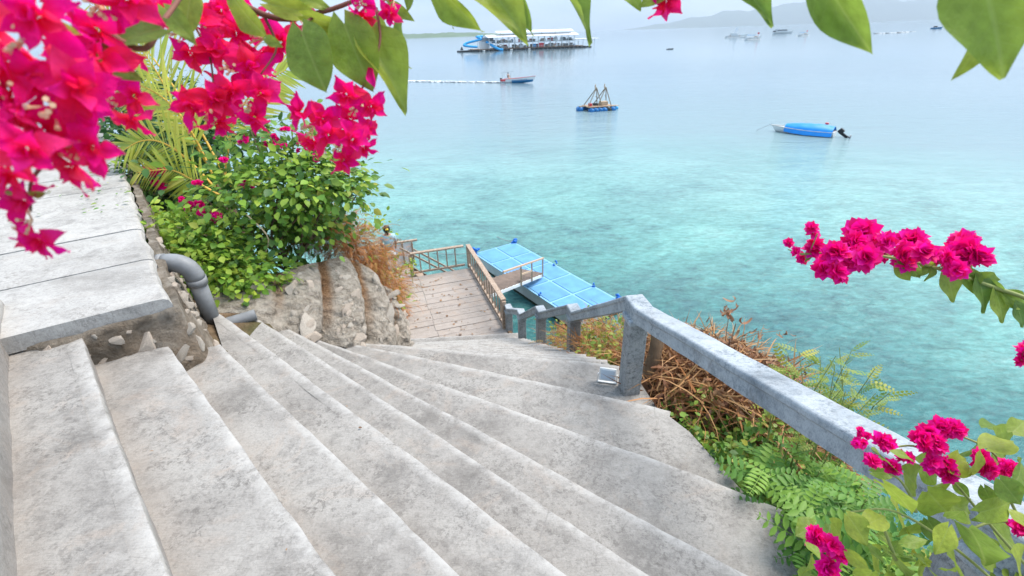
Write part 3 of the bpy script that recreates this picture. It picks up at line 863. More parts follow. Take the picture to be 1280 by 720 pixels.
BUSH_LEAVES = [((0.884, 0.76, -0.914), (0.954, 0.759, -0.979), 0.8280000000000001, 0.17206237284558268, 0), ((1.021, 0.851, -0.996), (1.13, 0.869, -1.061), 0.644, 0.41327099179197524, 1), ((0.958, 0.742, -0.884), (1.061, 0.782, -0.901), 0.552, 0.335858004635903, 0), ((0.753, 0.673, -0.842), (0.82, 0.653, -0.894), 0.8280000000000001, -0.6593926804029393, 1), ((0.988, 0.778, -1.008), (1.063, 0.76, -1.087), 0.874, 0.6206994037976392, 0), ((1.089, 0.811, -1.024), (1.103, 0.78, -1.036), 0.7360000000000001, 0.5612606884508717, 1), ((0.96, 0.7, -0.848), (0.98, 0.713, -0.803), 0.7360000000000001, -0.04330333310497081, 0), ((1.005, 0.73, -0.812), (1.081, 0.751, -0.807), 0.7360000000000001, 0.061265202930302576, 1), ((1.188, 0.842, -0.98), (1.233, 0.813, -1.008), 0.8280000000000001, -0.6816401345755368, 0), ((1.145, 0.83, -0.884), (1.228, 0.833, -0.971), 0.8280000000000001, -0.30872468758444555, 1), ((0.988, 0.67, -0.838), (1.016, 0.632, -0.873), 0.874, 0.37201563228079837, 0), ((1.049, 0.728, -0.936), (1.051, 0.694, -0.96), 0.7360000000000001, 0.41600578800368626, 1), ((0.899, 0.844, -1.011), (0.952, 0.828, -1.0), 0.644, 0.16443352865256333, 0), ((0.82, 0.769, -0.87), (0.889, 0.782, -0.931), 0.7360000000000001, -0.6975151929164515, 1), ((0.767, 0.699, -0.78), (0.805, 0.683, -0.784), 0.552, -0.4067610645068349, 0), ((1.053, 0.806, -0.92), (1.158, 0.847, -0.927), 0.36800000000000005, 0.6753895523562954, 1), ((1.077, 0.794, -1.076), (1.206, 0.807, -1.152), 0.46, -0.2949727651543029, 0), ((0.988, 0.669, -0.936), (1.101, 0.692, -0.945), 0.5060000000000001, 0.0549128564191349, 1), ((0.945, 0.642, -0.95), (1.037, 0.642, -1.047), 0.8280000000000001, -0.41330867965269, 0), ((0.936, 0.783, -1.07), (1.006, 0.789, -1.159), 0.8280000000000001, 0.26689871754967154, 1), ((0.989, 0.749, -1.071), (1.023, 0.714, -1.125), 0.7360000000000001, 0.5512383486070698, 0), ((0.883, 0.629, -0.928), (0.846, 0.593, -0.96), 0.7360000000000001, -0.1943340913886622, 1), ((0.728, 0.692, -0.967), (0.761, 0.644, -1.005), 0.874, -0.49601732664304443, 0), ((0.792, 0.783, -1.123), (0.837, 0.774, -1.18), 0.7360000000000001, -0.2780972589227525, 1), ((0.845, 0.678, -1.08), (0.918, 0.67, -1.147), 0.7360000000000001, -0.6952636328759005, 0), ((0.783, 0.609, -0.945), (0.828, 0.61, -0.931), 0.552, -0.2269443937209888, 1), ((1.077, 0.696, -1.09), (1.14, 0.671, -1.156), 0.8280000000000001, 0.44592530450589907, 0), ((1.202, 0.764, -1.148), (1.278, 0.748, -1.197), 0.7360000000000001, -0.2578896518149783, 1), ((0.712, 0.643, -1.019), (0.737, 0.607, -1.031), 0.7360000000000001, 0.286536787797273, 0), ((0.6, 0.625, -0.959), (0.609, 0.594, -0.957), 0.7360000000000001, 0.6651393884019294, 1), ((1.193, 0.789, -1.031), (1.283, 0.826, -1.043), 0.7360000000000001, 0.3497130312077825, 0), ((1.156, 0.862, -0.889), (1.232, 0.889, -0.908), 0.644, -0.6747054504700578, 1), ((1.031, 0.726, -0.763), (1.084, 0.751, -0.752), 0.7360000000000001, -0.18734173382139518, 0), ((1.075, 0.68, -0.955), (1.09, 0.645, -0.964), 0.8280000000000001, -0.6872902584526601, 1), ((1.086, 0.828, -1.03), (1.081, 0.839, -1.107), 0.644, -0.446712716868533, 0), ((1.043, 0.783, -0.92), (1.046, 0.789, -0.974), 0.552, -0.42486966128178855, 1), ((1.016, 0.666, -0.836), (1.093, 0.717, -0.837), 0.644, 0.6015174474365295, 0), ((0.921, 0.67, -1.101), (0.965, 0.65, -1.136), 0.8280000000000001, -0.21786546172578325, 1), ((1.093, 0.735, -1.212), (1.164, 0.733, -1.285), 0.8280000000000001, 0.03458254897036794, 0), ((0.77, 0.681, -0.981), (0.838, 0.71, -0.99), 0.644, -0.548725983309234, 1), ((0.91, 0.645, -0.901), (0.916, 0.661, -0.955), 0.644, 0.416117348627866, 0), ((0.962, 0.746, -1.081), (0.956, 0.756, -1.16), 0.644, -0.6487157880800415, 1), ((1.172, 0.773, -1.083), (1.126, 0.76, -1.102), 0.644, -0.572348190159524, 0), ((1.041, 0.608, -1.01), (1.115, 0.613, -1.094), 0.8280000000000001, 0.155158553329674, 1), ((0.754, 0.614, -1.046), (0.754, 0.626, -1.116), 0.7360000000000001, -0.22405666272381752, 0), ((0.761, 0.72, -1.219), (0.79, 0.7, -1.245), 0.7360000000000001, 0.06320165193753446, 1), ((0.984, 0.832, -1.242), (0.986, 0.797, -1.232), 0.8729460342808187, -0.5415528569206141, 0), ((1.376, 0.75, -1.367), (1.347, 0.738, -1.394), 0.8180671547991577, -0.07093583761493638, 1), ((0.832, 0.78, -1.383), (0.91, 0.801, -1.46), 0.5940441283433047, 0.37066307740268245, 2), ((1.104, 0.718, -1.295), (1.139, 0.705, -1.33), 0.8240043148357268, -0.3282993180608463, 0), ((1.368, 0.737, -1.361), (1.397, 0.726, -1.358), 0.786900616364927, -0.033532079767757295, 1), ((1.066, 0.844, -1.299), (1.018, 0.819, -1.332), 0.7538827206474582, -0.001084078934205479, 2), ((0.814, 0.805, -1.194), (0.846, 0.836, -1.197), 0.8050992706420933, 0.4398369473898267, 0), ((1.14, 0.727, -1.316), (1.134, 0.725, -1.382), 0.7083906420713992, 0.43159595705219056, 1), ((0.895, 0.707, -1.273), (0.89, 0.731, -1.287), 0.728131067254669, -0.39889233915919164, 2), ((1.03, 0.739, -1.313), (1.035, 0.774, -1.339), 0.7593883095031779, 0.38052376434225055, 0), ((1.03, 0.793, -1.399), (1.076, 0.808, -1.4), 0.8599983055864068, 0.029023088715770307, 1), ((0.887, 0.775, -1.348), (0.911, 0.761, -1.327), 0.7837390452475576, 0.3685654809073611, 2), ((1.255, 0.754, -1.369), (1.265, 0.78, -1.388), 0.8014549281836693, 0.21898666942961276, 0), ((0.767, 0.804, -1.154), (0.703, 0.77, -1.141), 0.7728782286951815, 0.20938425920560766, 1), ((1.034, 0.772, -1.242), (1.034, 0.74, -1.225), 0.610458202655741, -0.4906238371333988, 2), ((1.021, 0.757, -1.247), (0.988, 0.763, -1.237), 0.8428247080328428, -0.7989430147347406, 0), ((0.927, 0.788, -1.23), (0.94, 0.75, -1.236), 0.5636119996091605, 0.18170254589775126, 1), ((1.136, 0.799, -1.342), (1.107, 0.818, -1.357), 0.6869508204145444, 0.5007837601175325, 2), ((1.045, 0.85, -1.287), (1.003, 0.851, -1.275), 0.8636950078071693, 0.17377582896746624, 0), ((1.323, 0.761, -1.353), (1.408, 0.771, -1.438), 0.5973055559306713, 0.20713007302879904, 1), ((1.049, 0.826, -1.337), (1.093, 0.835, -1.428), 0.6742893318803093, 0.7378225547667092, 2), ((1.118, 0.762, -1.291), (1.169, 0.762, -1.31), 0.6547671206172309, 0.7748424209056906, 0), ((0.938, 0.786, -1.253), (1.002, 0.794, -1.331), 0.6463791979318294, 0.45073007507848994, 1), ((0.803, 0.816, -1.299), (0.778, 0.774, -1.325), 0.6311025786088277, -0.37169838137729205, 2), ((1.385, 0.758, -1.367), (1.323, 0.746, -1.33), 0.7464408991304968, 0.3895571815371843, 0), ((1.199, 0.732, -1.313), (1.159, 0.727, -1.313), 0.7226173374844366, -0.05706121504587247, 1), ((1.211, 0.74, -1.344), (1.26, 0.739, -1.378), 0.8471365767765597, 0.6207049213340359, 2), ((0.796, 0.784, -1.337), (0.783, 0.801, -1.414), 0.7555797812859293, -0.02899350096353448, 0), ((0.981, 0.77, -1.24), (1.037, 0.801, -1.275), 0.819267579958881, -0.6943131529849753, 1), ((1.24, 0.785, -1.396), (1.24, 0.768, -1.46), 0.5979443052506053, -0.0345398223968415, 2), ((1.106, 0.805, -1.329), (1.167, 0.808, -1.412), 0.5740310187630968, -0.4319691864585302, 0), ((1.31, 0.781, -1.424), (1.324, 0.751, -1.406), 0.8734637018776922, 0.3219970403515231, 1), ((1.305, 0.766, -1.373), (1.322, 0.807, -1.405), 0.5953495363599441, -0.3320113455560934, 2), ((0.872, 0.793, -1.295), (0.84, 0.779, -1.316), 0.5660272492235494, -0.6268564503167666, 0)]
BUSH_BLOSSOMS = [((0.759, 0.78, -0.834), 0.014), ((0.777, 0.788, -0.818), 0.012), ((0.79, 0.786, -0.824), 0.012), ((0.775, 0.777, -0.841), 0.014), ((0.829, 0.776, -0.842), 0.027), ((0.8, 0.76, -0.872), 0.023), ((0.841, 0.75, -0.89), 0.023), ((0.874, 0.762, -0.867), 0.019), ((0.906, 0.78, -0.835), 0.029), ((0.93, 0.784, -0.828), 0.029), ((0.957, 0.792, -0.812), 0.031), ((0.979, 0.791, -0.813), 0.027), ((0.946, 0.775, -0.844), 0.029), ((0.915, 0.774, -0.845), 0.021), ((0.937, 0.756, -0.88), 0.025), ((0.958, 0.752, -0.887), 0.029), ((0.97, 0.745, -0.9), 0.025), ((1.039, 0.751, -0.89), 0.029), ((1.052, 0.756, -0.879), 0.023), ((1.066, 0.743, -0.903), 0.023), ((1.105, 0.745, -0.901), 0.023), ((0.668, 0.677, -1.028), 0.029), ((0.693, 0.672, -1.039), 0.029), ((0.711, 0.665, -1.052), 0.025), ((0.684, 0.644, -1.091), 0.033), ((1.128, 0.683, -1.016), 0.029), ((1.123, 0.743, -0.905), 0.021)]
BUSH_STEMS = [[(1.353, 0.664, -1.309), (1.149, 0.719, -1.098), (1.011, 0.764, -0.95), (0.922, 0.786, -0.867), (0.849, 0.787, -0.864)], [(1.357, 0.72, -1.203), (1.189, 0.746, -1.048), (1.116, 0.788, -0.904), (0.997, 0.802, -0.836)], [(0.891, 0.643, -1.348), (0.82, 0.68, -1.173), (0.713, 0.677, -1.071), (0.659, 0.695, -1.037)], [(1.272, 0.656, -1.324), (1.052, 0.703, -1.129), (0.878, 0.731, -1.012), (0.766, 0.732, -1.009)], [(0.908, 0.717, -0.996), (0.897, 0.734, -0.963), (0.858, 0.738, -0.913), (0.835, 0.745, -0.9)], [(1.173, 0.704, -1.02), (1.063, 0.702, -1.025), (0.988, 0.681, -1.063)], [(0.859, 0.666, -1.092), (0.834, 0.701, -1.026), (0.826, 0.718, -0.993)]]

# ================================================================== SETTING
# sea
mb = MB()
ys = [-300, -60, -10, 0, 10, 20, 40, 80, 160, 320, 700, 1500, 4000, 9000, 15000]
xs = [-15000, -5000, -1500, -500, -150, -50, -15, 0, 15, 50, 150, 500, 1500, 5000, 15000]
mb.grid([[(x, y, SEA) for x in xs] for y in ys])
tag(mb.build('sea', 'sea_water'), kind='structure')

# cliff terrain under stairs, walkway and planting
PATH = [((-3.3, 1.6, -1.78, 1.35), (-7.6, 7.1, -1.85, 1.35)), ((-2.6, .6, -2.3, 1.2), (-.6, 1.4, -2.9, 1.1)), ((-.6, 1.4, -2.9, 1.1), (.25, 2.0, -3.3, 1.0)),
        ((.25, 2.0, -3.3, 1.0), (-.2, 3.6, -3.7, .95)), ((-.2, 3.6, -3.7, .95), (-.4, 6.0, -5.4, .9)), ((-.4, 6.0, -5.4, .9), (-1.0, 9.2, -7.5, .9)),
        ((-1.0, 9.2, -7.5, .9), (-1.6, 10.6, -8.6, .8)), ((-7, -3, -1.9, 3), (3, -2.0, -2.6, 1.6)), ((1.1, 2.5, -3.15, .4), (1.9, 3.7, -3.3, .6)), ((-3.0, 4.6, -2.3, .1), (-2.9, 5.4, -2.6, .1)), ((.6, 1.6, -2.9, .9), (3.2, -1.2, -2.9, .6))]


def ground(x, y):
    x = np.asarray(x, float)
    y = np.asarray(y, float)
    h = np.full(x.shape, -14.0)
    for a, b in PATH:
        dx, dy = b[0] - a[0], b[1] - a[1]
        t = np.clip(((x - a[0]) * dx + (y - a[1]) * dy) / (dx * dx + dy * dy), 0, 1)
        d = np.hypot(x - a[0] - t * dx, y - a[1] - t * dy)
        e = np.maximum(0, d - (a[3] + t * (b[3] - a[3])))
        z = a[2] + t * (b[2] - a[2]) - np.minimum(e, .8) * .55 - np.maximum(0, e - .8) * 2.3
        h = np.maximum(h, z)
    return h


gx = np.arange(-14, 7.01, .2)
gy = np.arange(-5, 15.01, .2)
X, Y = np.meshgrid(gx, gy)
Z = ground(X, Y)
rows = []
for i in range(len(gy)):
    rows.append([(X[i, j], Y[i, j], max(-12.5, Z[i, j] + .10 * vnoise((X[i, j], Y[i, j], 0), 1.6) + .05 * vnoise((X[i, j], Y[i, j], 3), 4.0))) for j in range(len(gx))])
tag(MB().grid(rows).build('cliff', 'cliff_soil', smooth=True), kind='structure')

# distant land
def ridge(name, x0, x1, y, heights, depth, mat, seed):
    n = len(heights)
    rows = []
    fr = (0, .25, .5, .8, 1.0)
    pr = (0, .62, 1.0, .7, 0)
    for f, k in zip(fr, pr):
        row = []
        for i in range(161):
            t = i / 160 * (n - 1)
            a = int(min(t, n - 2))
            hh = heights[a] + (heights[a + 1] - heights[a]) * (0.5 - .5 * math.cos(math.pi * (t - a)))
            x = x0 + (x1 - x0) * i / 160
            z = hh * k
            if k > 0:
                z *= 1 + .22 * vnoise((x, f * depth, 0), 9.0 / abs(x1 - x0) * 2, seed) + .12 * vnoise((x, f * depth, 5), 60.0 / abs(x1 - x0), seed)
            row.append((x, y + f * depth, SEA - .6 + max(0, z)))
        rows.append(row)
    return tag(MB().grid(rows).build(name, mat, smooth=True), kind='structure')


ridge('headland', -1350, 40, 3000, [34, 33, 30, 31, 27, 26, 24, 27, 22, 15, 3], 700, 'headland_green', 2)
ridge('hills', 2900, 15000, 12200, [0, 90, 210, 330, 400, 440, 520, 470, 420, 330, 260, 190, 120, 60], 2200, 'hill_green', 5)

# ------------------------------------------------------------------ walkway of concrete slabs
walk = tag(bpy.data.objects.new('walkway', None), kind='structure')
COL.objects.link(walk)
E0 = Vector((-2.09, 2.55))
ed = Vector((-.612, .791)).normalized()
sd = Vector((-.83, -.56)).normalized()
pos = 0.0
widths = [.78, .80, .84, .92, .86, .9, .95, .9, .95, 1.0]
for i, w in enumerate(widths):
    g = .008
    a = E0 + ed * (pos + g)
    b = E0 + ed * (pos + w - g)
    L = 4.6
    rows = []
    zt = -1.33 + R.uniform(-.006, .006)
    # cross-section along the slab: rounded outer edge then flat top
    prof = [(.0, -.10), (-.012, -.05), (.0, -.016), (.02, -.004), (.06, 0)] + [(.09 + (L - .09) * k / 14, 0) for k in range(1, 15)] + [(L, -.10)]
    for q in range(7):
        p0 = a + (b - a) * (q / 6)
        r_ = []
        for (o, dz) in prof:
            p = p0 + sd * o
            wv = .012 * vnoise((p.x, p.y, 1), 2.2) + (.018 * vnoise((p.x * 2, p.y * 2, 2), 3.0) if o < .1 else 0)
            pp = p + (sd * wv * 1.5 if o < .1 else Vector((0, 0)))
            r_.append((pp.x, pp.y, zt + dz + wv * .5 - (.012 if q in (0, 6) and dz > -.1 else 0)))
        rows.append(r_)
    m = MB().grid(rows)
    # end faces
    for q in (0, 6):
        row = rows[q]
        m.add([*row, *[(x, y, -1.44) for x, y, z in row]], [(k, k + 1, len(row) + k + 1, len(row) + k) for k in range(len(row) - 1)])
    m.build('slab', 'slab_concrete', walk, smooth=False)
    pos += w
# bits of leaf litter lying along the edge of the walkway
P = []
for _ in range(130):
    t = NP.uniform(2.2, 7.5)
    o = abs(NP.normal()) * .35 + .02
    p = E0 + ed * t + sd * o
    P.append((p.x, p.y, -1.312 + NP.uniform(0, .01)))
lit = scatter('leaf_litter', 'oval', P, np.c_[NP.normal(size=(130, 2)), np.zeros(130)], rdir(130, 2.0), NP.uniform(.02, .06, 130), 'shrub_leaf')
tag(lit, 'small green fallen leaves lying on the pale walkway slabs', 'leaves', kind='stuff')

# ------------------------------------------------------------------ concrete staircase
RISE = .18
TZ = lambda k: -1.45 - RISE * (k - 1)
NOSE = {
    0: [(-3.0, 2.5), (-2.74, 2.18), (-2.08, 1.47), (-1.57, .93), (-.6, -.1)],
    1: [(-2.62, 2.50), (-2.5, 2.37), (-1.93, 1.76), (-1.62, 1.45), (-1.09, .91), (.5, -.7)],
    2: [(-2.24, 2.59), (-2.16, 2.50), (-1.27, 1.63), (-.64, 1.0), (1.2, -.8)],
    3: [(-2.0, 2.74), (-1.85, 2.6), (-1.43, 2.19), (-.95, 1.77), (-.6, 1.45), (-.23, 1.1), (1.6, -.62)],
    4: [(-2.60, 3.60), (-2.47, 3.5), (-1.86, 2.98), (-1.2, 2.41), (-.91, 2.15), (-.31, 1.66), (.19, 1.19), (1.6, -.05)],
    5: [(-2.28, 3.68), (-2.12, 3.55), (-1.85, 3.33), (-1.16, 2.76), (-.77, 2.43), (-.09, 1.85), (.58, 1.29), (1.62, .45)],
    6: [(-2.25, 3.9), (-2.03, 3.73), (-1.66, 3.48), (-1.18, 3.11), (-.84, 2.84), (-.43, 2.55), (.23, 2.04), (1.09, 1.38), (1.62, 1.0)],
    7: [(-2.2, 4.02), (-1.96, 3.9), (-1.62, 3.73), (-1.32, 3.55), (-.73, 3.19), (.05, 2.75), (.63, 2.42), (.87, 2.3), (1.26, 2.09), (1.56, 1.86)],
    8: [(-2.0, 4.16), (-1.81, 4.09), (-.98, 3.8), (-.38, 3.56), (.31, 3.29), (.66, 3.15), (.89, 3.07), (1.09, 3.01), (1.24, 2.92)],
    9: [(-1.85, 4.34), (-1.56, 4.29), (-1.17, 4.24), (-.64, 4.11), (-.02, 3.97), (.34, 3.92), (.65, 3.87), (.88, 3.80), (1.02, 3.76)],
}
ZT = {k: TZ(k) for k in range(0, 10)}
NF = 17
for j in range(1, NF + 1):
    t = j / NF
    k = 9 + j
    y_extra = .16 if j == NF else 0
    l = Vector((-1.85, 4.30)).lerp(Vector((-2.7, 9.30 + y_extra)), t)
    r_ = Vector((1.04, 3.80)).lerp(Vector((.13, 9.42 + y_extra)), t)
    NOSE[k] = [tuple(l), tuple(l.lerp(r_, .33)), tuple(l.lerp(r_, .66)), tuple(r_)]
    ZT[k] = TZ(9) - .2 * j


def resample(pts, n):
    P = [Vector(p) for p in pts]
    s = [0]
    for a, b in zip(P, P[1:]):
        s.append(s[-1] + (b - a).length)
    out = []
    for i in range(n):
        d = s[-1] * i / (n - 1)
        j = 0
        while j < len(P) - 2 and s[j + 1] < d:
            j += 1
        out.append(P[j].lerp(P[j + 1], (d - s[j]) / max(1e-6, s[j + 1] - s[j])))
    return out


def eased(pts, it=70):
    P = list(pts)
    for _ in range(it):
        P = [P[0]] + [(P[i - 1] + P[i] * 2 + P[i + 1]) / 4 for i in range(1, len(P) - 1)] + [P[-1]]
    return P


stair = thing('concrete_staircase', 'weathered grey concrete staircase fanning round and dropping to the timber deck', 'staircase', loc=(0, 2.0, -3.0))
NOSE[-1] = [(p[0] - .75, p[1] - .55) for p in NOSE[0]]


def step(k):
    n = 64 if k <= 9 else 24
    back = eased(resample(NOSE[k - 1], n))
    front = eased(resample(NOSE[k], n))
    zt = ZT[k]
    rise = ZT[k] - ZT.get(k + 1, ZT[k] - .2)
    fr = [-.04, .0, .05, .12, .25, .4, .55, .68, .78]
    vs, edge, bk = [], [], []
    rows = []
    for i in range(n):
        b, f = back[i], front[i]
        d = (f - b)
        L = max(d.length, 1e-4)
        tang = (front[min(n - 1, i + 1)] - front[max(0, i - 1)]).normalized()
        dn = Vector((-tang.y, tang.x))
        if dn.dot(front[n // 2] - back[n // 2]) < 0:
            dn = -dn
        wob = .005 * vnoise((f.x, f.y, k), 1.6, 4.0) + .003 * vnoise((f.x, f.y, k), 9.0, 9.0)
        f2 = f + dn * wob
        row = []
        for t in fr:
            p = b + (f2 - b) * t
            z = zt + .008 * vnoise((p.x, p.y, k), 2.0) + .003 * vnoise((p.x, p.y, k), 9.0)
            row.append((p.x, p.y, z))
            edge.append(0.0)
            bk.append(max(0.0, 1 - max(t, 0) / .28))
        chip = .012 + .008 * max(0, vnoise((f.x, f.y, k), 7.0, 2.0))
        lim = .16 * L
        chip *= .6
        for (o, dz, e) in ((-min(.07, lim), .0, .0), (-min(.022, lim * .5), -.001, .75), (-chip * .35, -chip * .3, 1), (0, -chip, 1), (.002, -.04, .5), (-.004, -.10, .1), (-.012, -rise - .3, 0)):
            p = f2 + dn * o
            wn = .006 * vnoise((p.x, p.y, k + dz * 6), 8.0, 5.0)
            row.append((p.x + dn.x * wn, p.y + dn.y * wn, zt + dz))
            edge.append(e)
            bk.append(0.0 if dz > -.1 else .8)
        rows.append(row)
    m = MB().grid(rows)
    w = len(rows[0])
    # ends
    for i in (0, n - 1):
        row = rows[i]
        b0 = len(m.v)
        m.add([*row, *[(x, y, zt - rise - .3) for x, y, z in row]], [(q, q + 1, w + q + 1, w + q) for q in range(w - 1)])
        edge += [.3] * (2 * w)
        bk += [.5] * (2 * w)
    me = m.mesh('step', True)
    me.set_sharp_from_angle(angle=math.radians(32))
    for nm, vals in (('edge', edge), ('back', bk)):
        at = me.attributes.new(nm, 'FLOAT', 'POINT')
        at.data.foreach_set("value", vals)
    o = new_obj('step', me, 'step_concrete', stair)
    o.matrix_parent_inverse = stair.matrix_world.inverted()
    return o


bpy.context.view_layer.update()
for k in range(0, 10 + NF):
    step(k)
# step 8 and 9 reach out to the outer kerb beneath the rail
m = MB()
m.poly([(.86, 3.86), (1.16, 3.56), (1.22, 3.2), (1.26, 2.90), (1.1, 2.96), (.8, 3.2)], ZT[9] - .5, ZT[9] - .004)
m.poly([(1.20, 2.90), (1.34, 2.54), (1.40, 2.2), (1.5, 1.92), (1.2, 2.06), (1.0, 2.6)], ZT[8] - .6, ZT[8] - .004)
kerb = m.build('kerb', 'step_concrete', stair, bevel=.02)
kerb.matrix_parent_inverse = stair.matrix_world.inverted()

# a few dry leaves and twigs blown onto the treads
P = []
for _ in range(10):
    k = NP.randint(2, 10)
    b_, f_ = resample(NOSE[k - 1], 40), resample(NOSE[k], 40)
    i_ = NP.randint(8, 34)
    q_ = b_[i_].lerp(f_[i_], NP.uniform(.08, .9))
    P.append((q_.x, q_.y, ZT[k] + .012))
tag(scatter('blown_leaves', 'oval', P, np.c_[NP.normal(size=(10, 2)), NP.normal(size=10) * .1], rdir(10, 2.5), NP.uniform(.01, .025, 10), 'litter_leaf'), 'tiny dry leaves blown onto the concrete treads', 'leaves', kind='stuff')

# ------------------------------------------------------------------ masonry wall below the walkway corner
wall = thing('stone_retaining_wall', 'rough dark rubble wall with pale stones under the walkway corner', 'wall', loc=(-2.2, 2.6, -1.9))
bpy.context.view_layer.update()
base = [(-2.75, 2.02), (-2.42, 2.20), (-2.12, 2.34), (-1.90, 2.44), (-1.82, 2.56), (-1.92, 2.82), (-2.15, 3.12), (-2.46, 3.48), (-2.76, 3.82), (-3.36, 4.62), (-4.26, 5.87), (-5.56, 7.57)]
top = [(-2.75, 2.10), (-2.46, 2.28), (-2.27, 2.42), (-2.09, 2.53), (-2.05, 2.60), (-2.19, 2.78), (-2.44, 3.08), (-2.67, 3.40), (-2.94, 3.76), (-3.51, 4.53), (-4.44, 5.73), (-5.69, 7.38)]
n = 240
bs_, ts_ = resample(base, n), resample(top, n)
rows = []
for v in range(29):
    t = v / 28
    row = []
    for i in range(n):
        p = bs_[i].lerp(ts_[i], t ** .8)
        zb = -2.15 - .006 * i
        z = zb + (-1.425 - zb) * t
        nrm = Vector((.75, -.4, .2)) if i > 34 else Vector((.35, -.85, .2))
        k = .05 * vnoise((p.x, p.y, z), 5.0) + .035 * vnoise((p.x, p.y, z), 11.0) + .016 * vnoise((p.x, p.y, z), 26.0)
        row.append((p.x + nrm.x * k, p.y + nrm.y * k, z + nrm.z * k))
    rows.append(row)
rows.append([(x - .12, y + .06, z + .001) for x, y, z in rows[-1]])
wb = MB().grid(rows).build('rubble', 'masonry', wall, smooth=True)
wb.matrix_parent_inverse = wall.matrix_world.inverted()
rng = random.Random(8)
spots = [(22, 22, .10), (27, 19, .075), (30, 23, .06), (25, 12, .085), (17, 20, .06), (14, 14, .05), (20, 14, .05), (31, 14, .06), (18, 25, .045), (33, 19, .05), (28, 6, .06), (12, 23, .045), (23, 6, .05)]
for q in range(36):
    spots.append((rng.randrange(8, 36), rng.randrange(3, 28), rng.uniform(.018, .045)))
for q in range(80):
    spots.append((rng.randrange(36, 130), rng.randrange(4, 28), rng.uniform(.02, .062)))
for i, v, s in spots:
    nrm = Vector((.8, -.35, .3)) if i > 34 else Vector((.35, -.85, .25))
    stone(wall, rows[v][i], (s * rng.uniform(.9, 1.3), s * rng.uniform(.5, .8), s * .28), nrm, rng)

# ------------------------------------------------------------------ ribbed limestone wall left of the flight
rib = thing('ribbed_stone_wall', 'pale rubble wall with rounded vertical ribs beside the top of the flight', 'wall', loc=(-2.0, 4.4, -2.6))
bpy.context.view_layer.update()
rb_base = [(-2.60, 3.62, -2.15), (-2.28, 3.60, -2.30), (-2.02, 3.74, -2.50), (-1.78, 3.93, -2.68), (-1.56, 4.17, -2.90), (-1.42, 4.50, -3.1), (-1.36, 4.9, -3.4), (-1.40, 5.25, -3.75), (-1.55, 5.5, -4.0), (-1.8, 5.75, -4.3)]
rb_top = [(-2.95, 4.05, -1.98), (-2.65, 4.22, -2.0), (-2.40, 4.42, -2.03), (-2.18, 4.70, -2.06), (-2.0, 5.0, -2.12), (-1.85, 5.18, -2.26), (-1.70, 5.26, -2.48), (-1.6, 5.36, -2.75), (-1.62, 5.6, -3.0), (-1.85, 5.9, -3.3)]
nb = 200


def res3(pts, n):
    P = smoothpath(pts, 8)
    return [P[int(i * (len(P) - 1) / (n - 1))].lerp(P[min(len(P) - 1, int(i * (len(P) - 1) / (n - 1)) + 1)], (i * (len(P) - 1) / (n - 1)) % 1.0) for i in range(n)]


B3, T3 = res3(rb_base, nb), res3(rb_top, nb)
rows, litter = [], []
for v in range(57):
    t = v / 56
    row = []
    for i in range(nb):
        u = i / (nb - 1)
        tt = min(1.0, t * 1.0)
        p = B3[i].lerp(T3[i], tt)
        bul = Vector((.72, -.5, .42)).normalized()
        ph = (u * 6.2 - .55 * t + .12) % 1.0
        ridge_ = math.sin(math.pi * ph) ** .7
        on = max(0.0, min(1.0, (u - .16) / .08))
        k = .24 * (ridge_ - .5) * on * (1 - .25 * t) + .10 * math.sin(math.pi * min(1, t * 1.05)) + .035 * vnoise(p, 8) + .03 * vnoise(p, 4) + .025 * vnoise(p, 19)
        q = p + bul * k
        if t > .93:
            q.z -= (t - .93) * 1.2
        row.append(tuple(q))
        litter.append(max(0.0, min(1.0, (.60 - ridge_) * 4.0)) * on * max(0, min(1, (t - .15) * 2.2)) + max(0, (t - .85) * 4))
    rows.append(row)
m = MB().grid(rows)
back = [(x - .3, y + .25, z - .8) for x, y, z in rows[-1]]
m.grid([rows[-1], back])
litter += [1.0] * (2 * nb)
me = m.mesh('rubble', False)
at = me.attributes.new('litter', 'FLOAT', 'POINT')
at.data.foreach_set("value", [min(1.0, a) for a in litter])
o = new_obj('rubble', me, 'lime_masonry', rib)
o.matrix_parent_inverse = rib.matrix_world.inverted()
rng = random.Random(21)
for q in range(130):
    ridx = rng.randrange(6)
    t = rng.uniform(.03, .85)
    ph = rng.uniform(.22, .78)
    u = (ridx + ph - .12 + .55 * t) / 6.2
    if not (.12 < u < .97):
        continue
    i = int(u * (nb - 1))
    v = int(t * 56)
    s = .018 + .075 * rng.random() ** 2.2
    st = stone(rib, rows[v][i], (s * rng.uniform(.6, 1.1), s * rng.uniform(.9, 1.9), s * .26), Vector((.72 + rng.uniform(-.2, .2), -.6, .35 + rng.uniform(-.2, .2))), rng)

# ------------------------------------------------------------------ drain pipes
pipe = thing('drain_pipe', 'grey plastic drain pipe with elbow coming out of the walkway wall', 'pipe', loc=(-2.5, 3.42, -1.6))
bpy.context.view_layer.update()


def part(mbld, name, mat, parent, smooth=False, bevel=0.0):
    o = mbld.build(name, mat, parent, smooth, bevel)
    o.matrix_parent_inverse = parent.matrix_world.inverted()
    return o


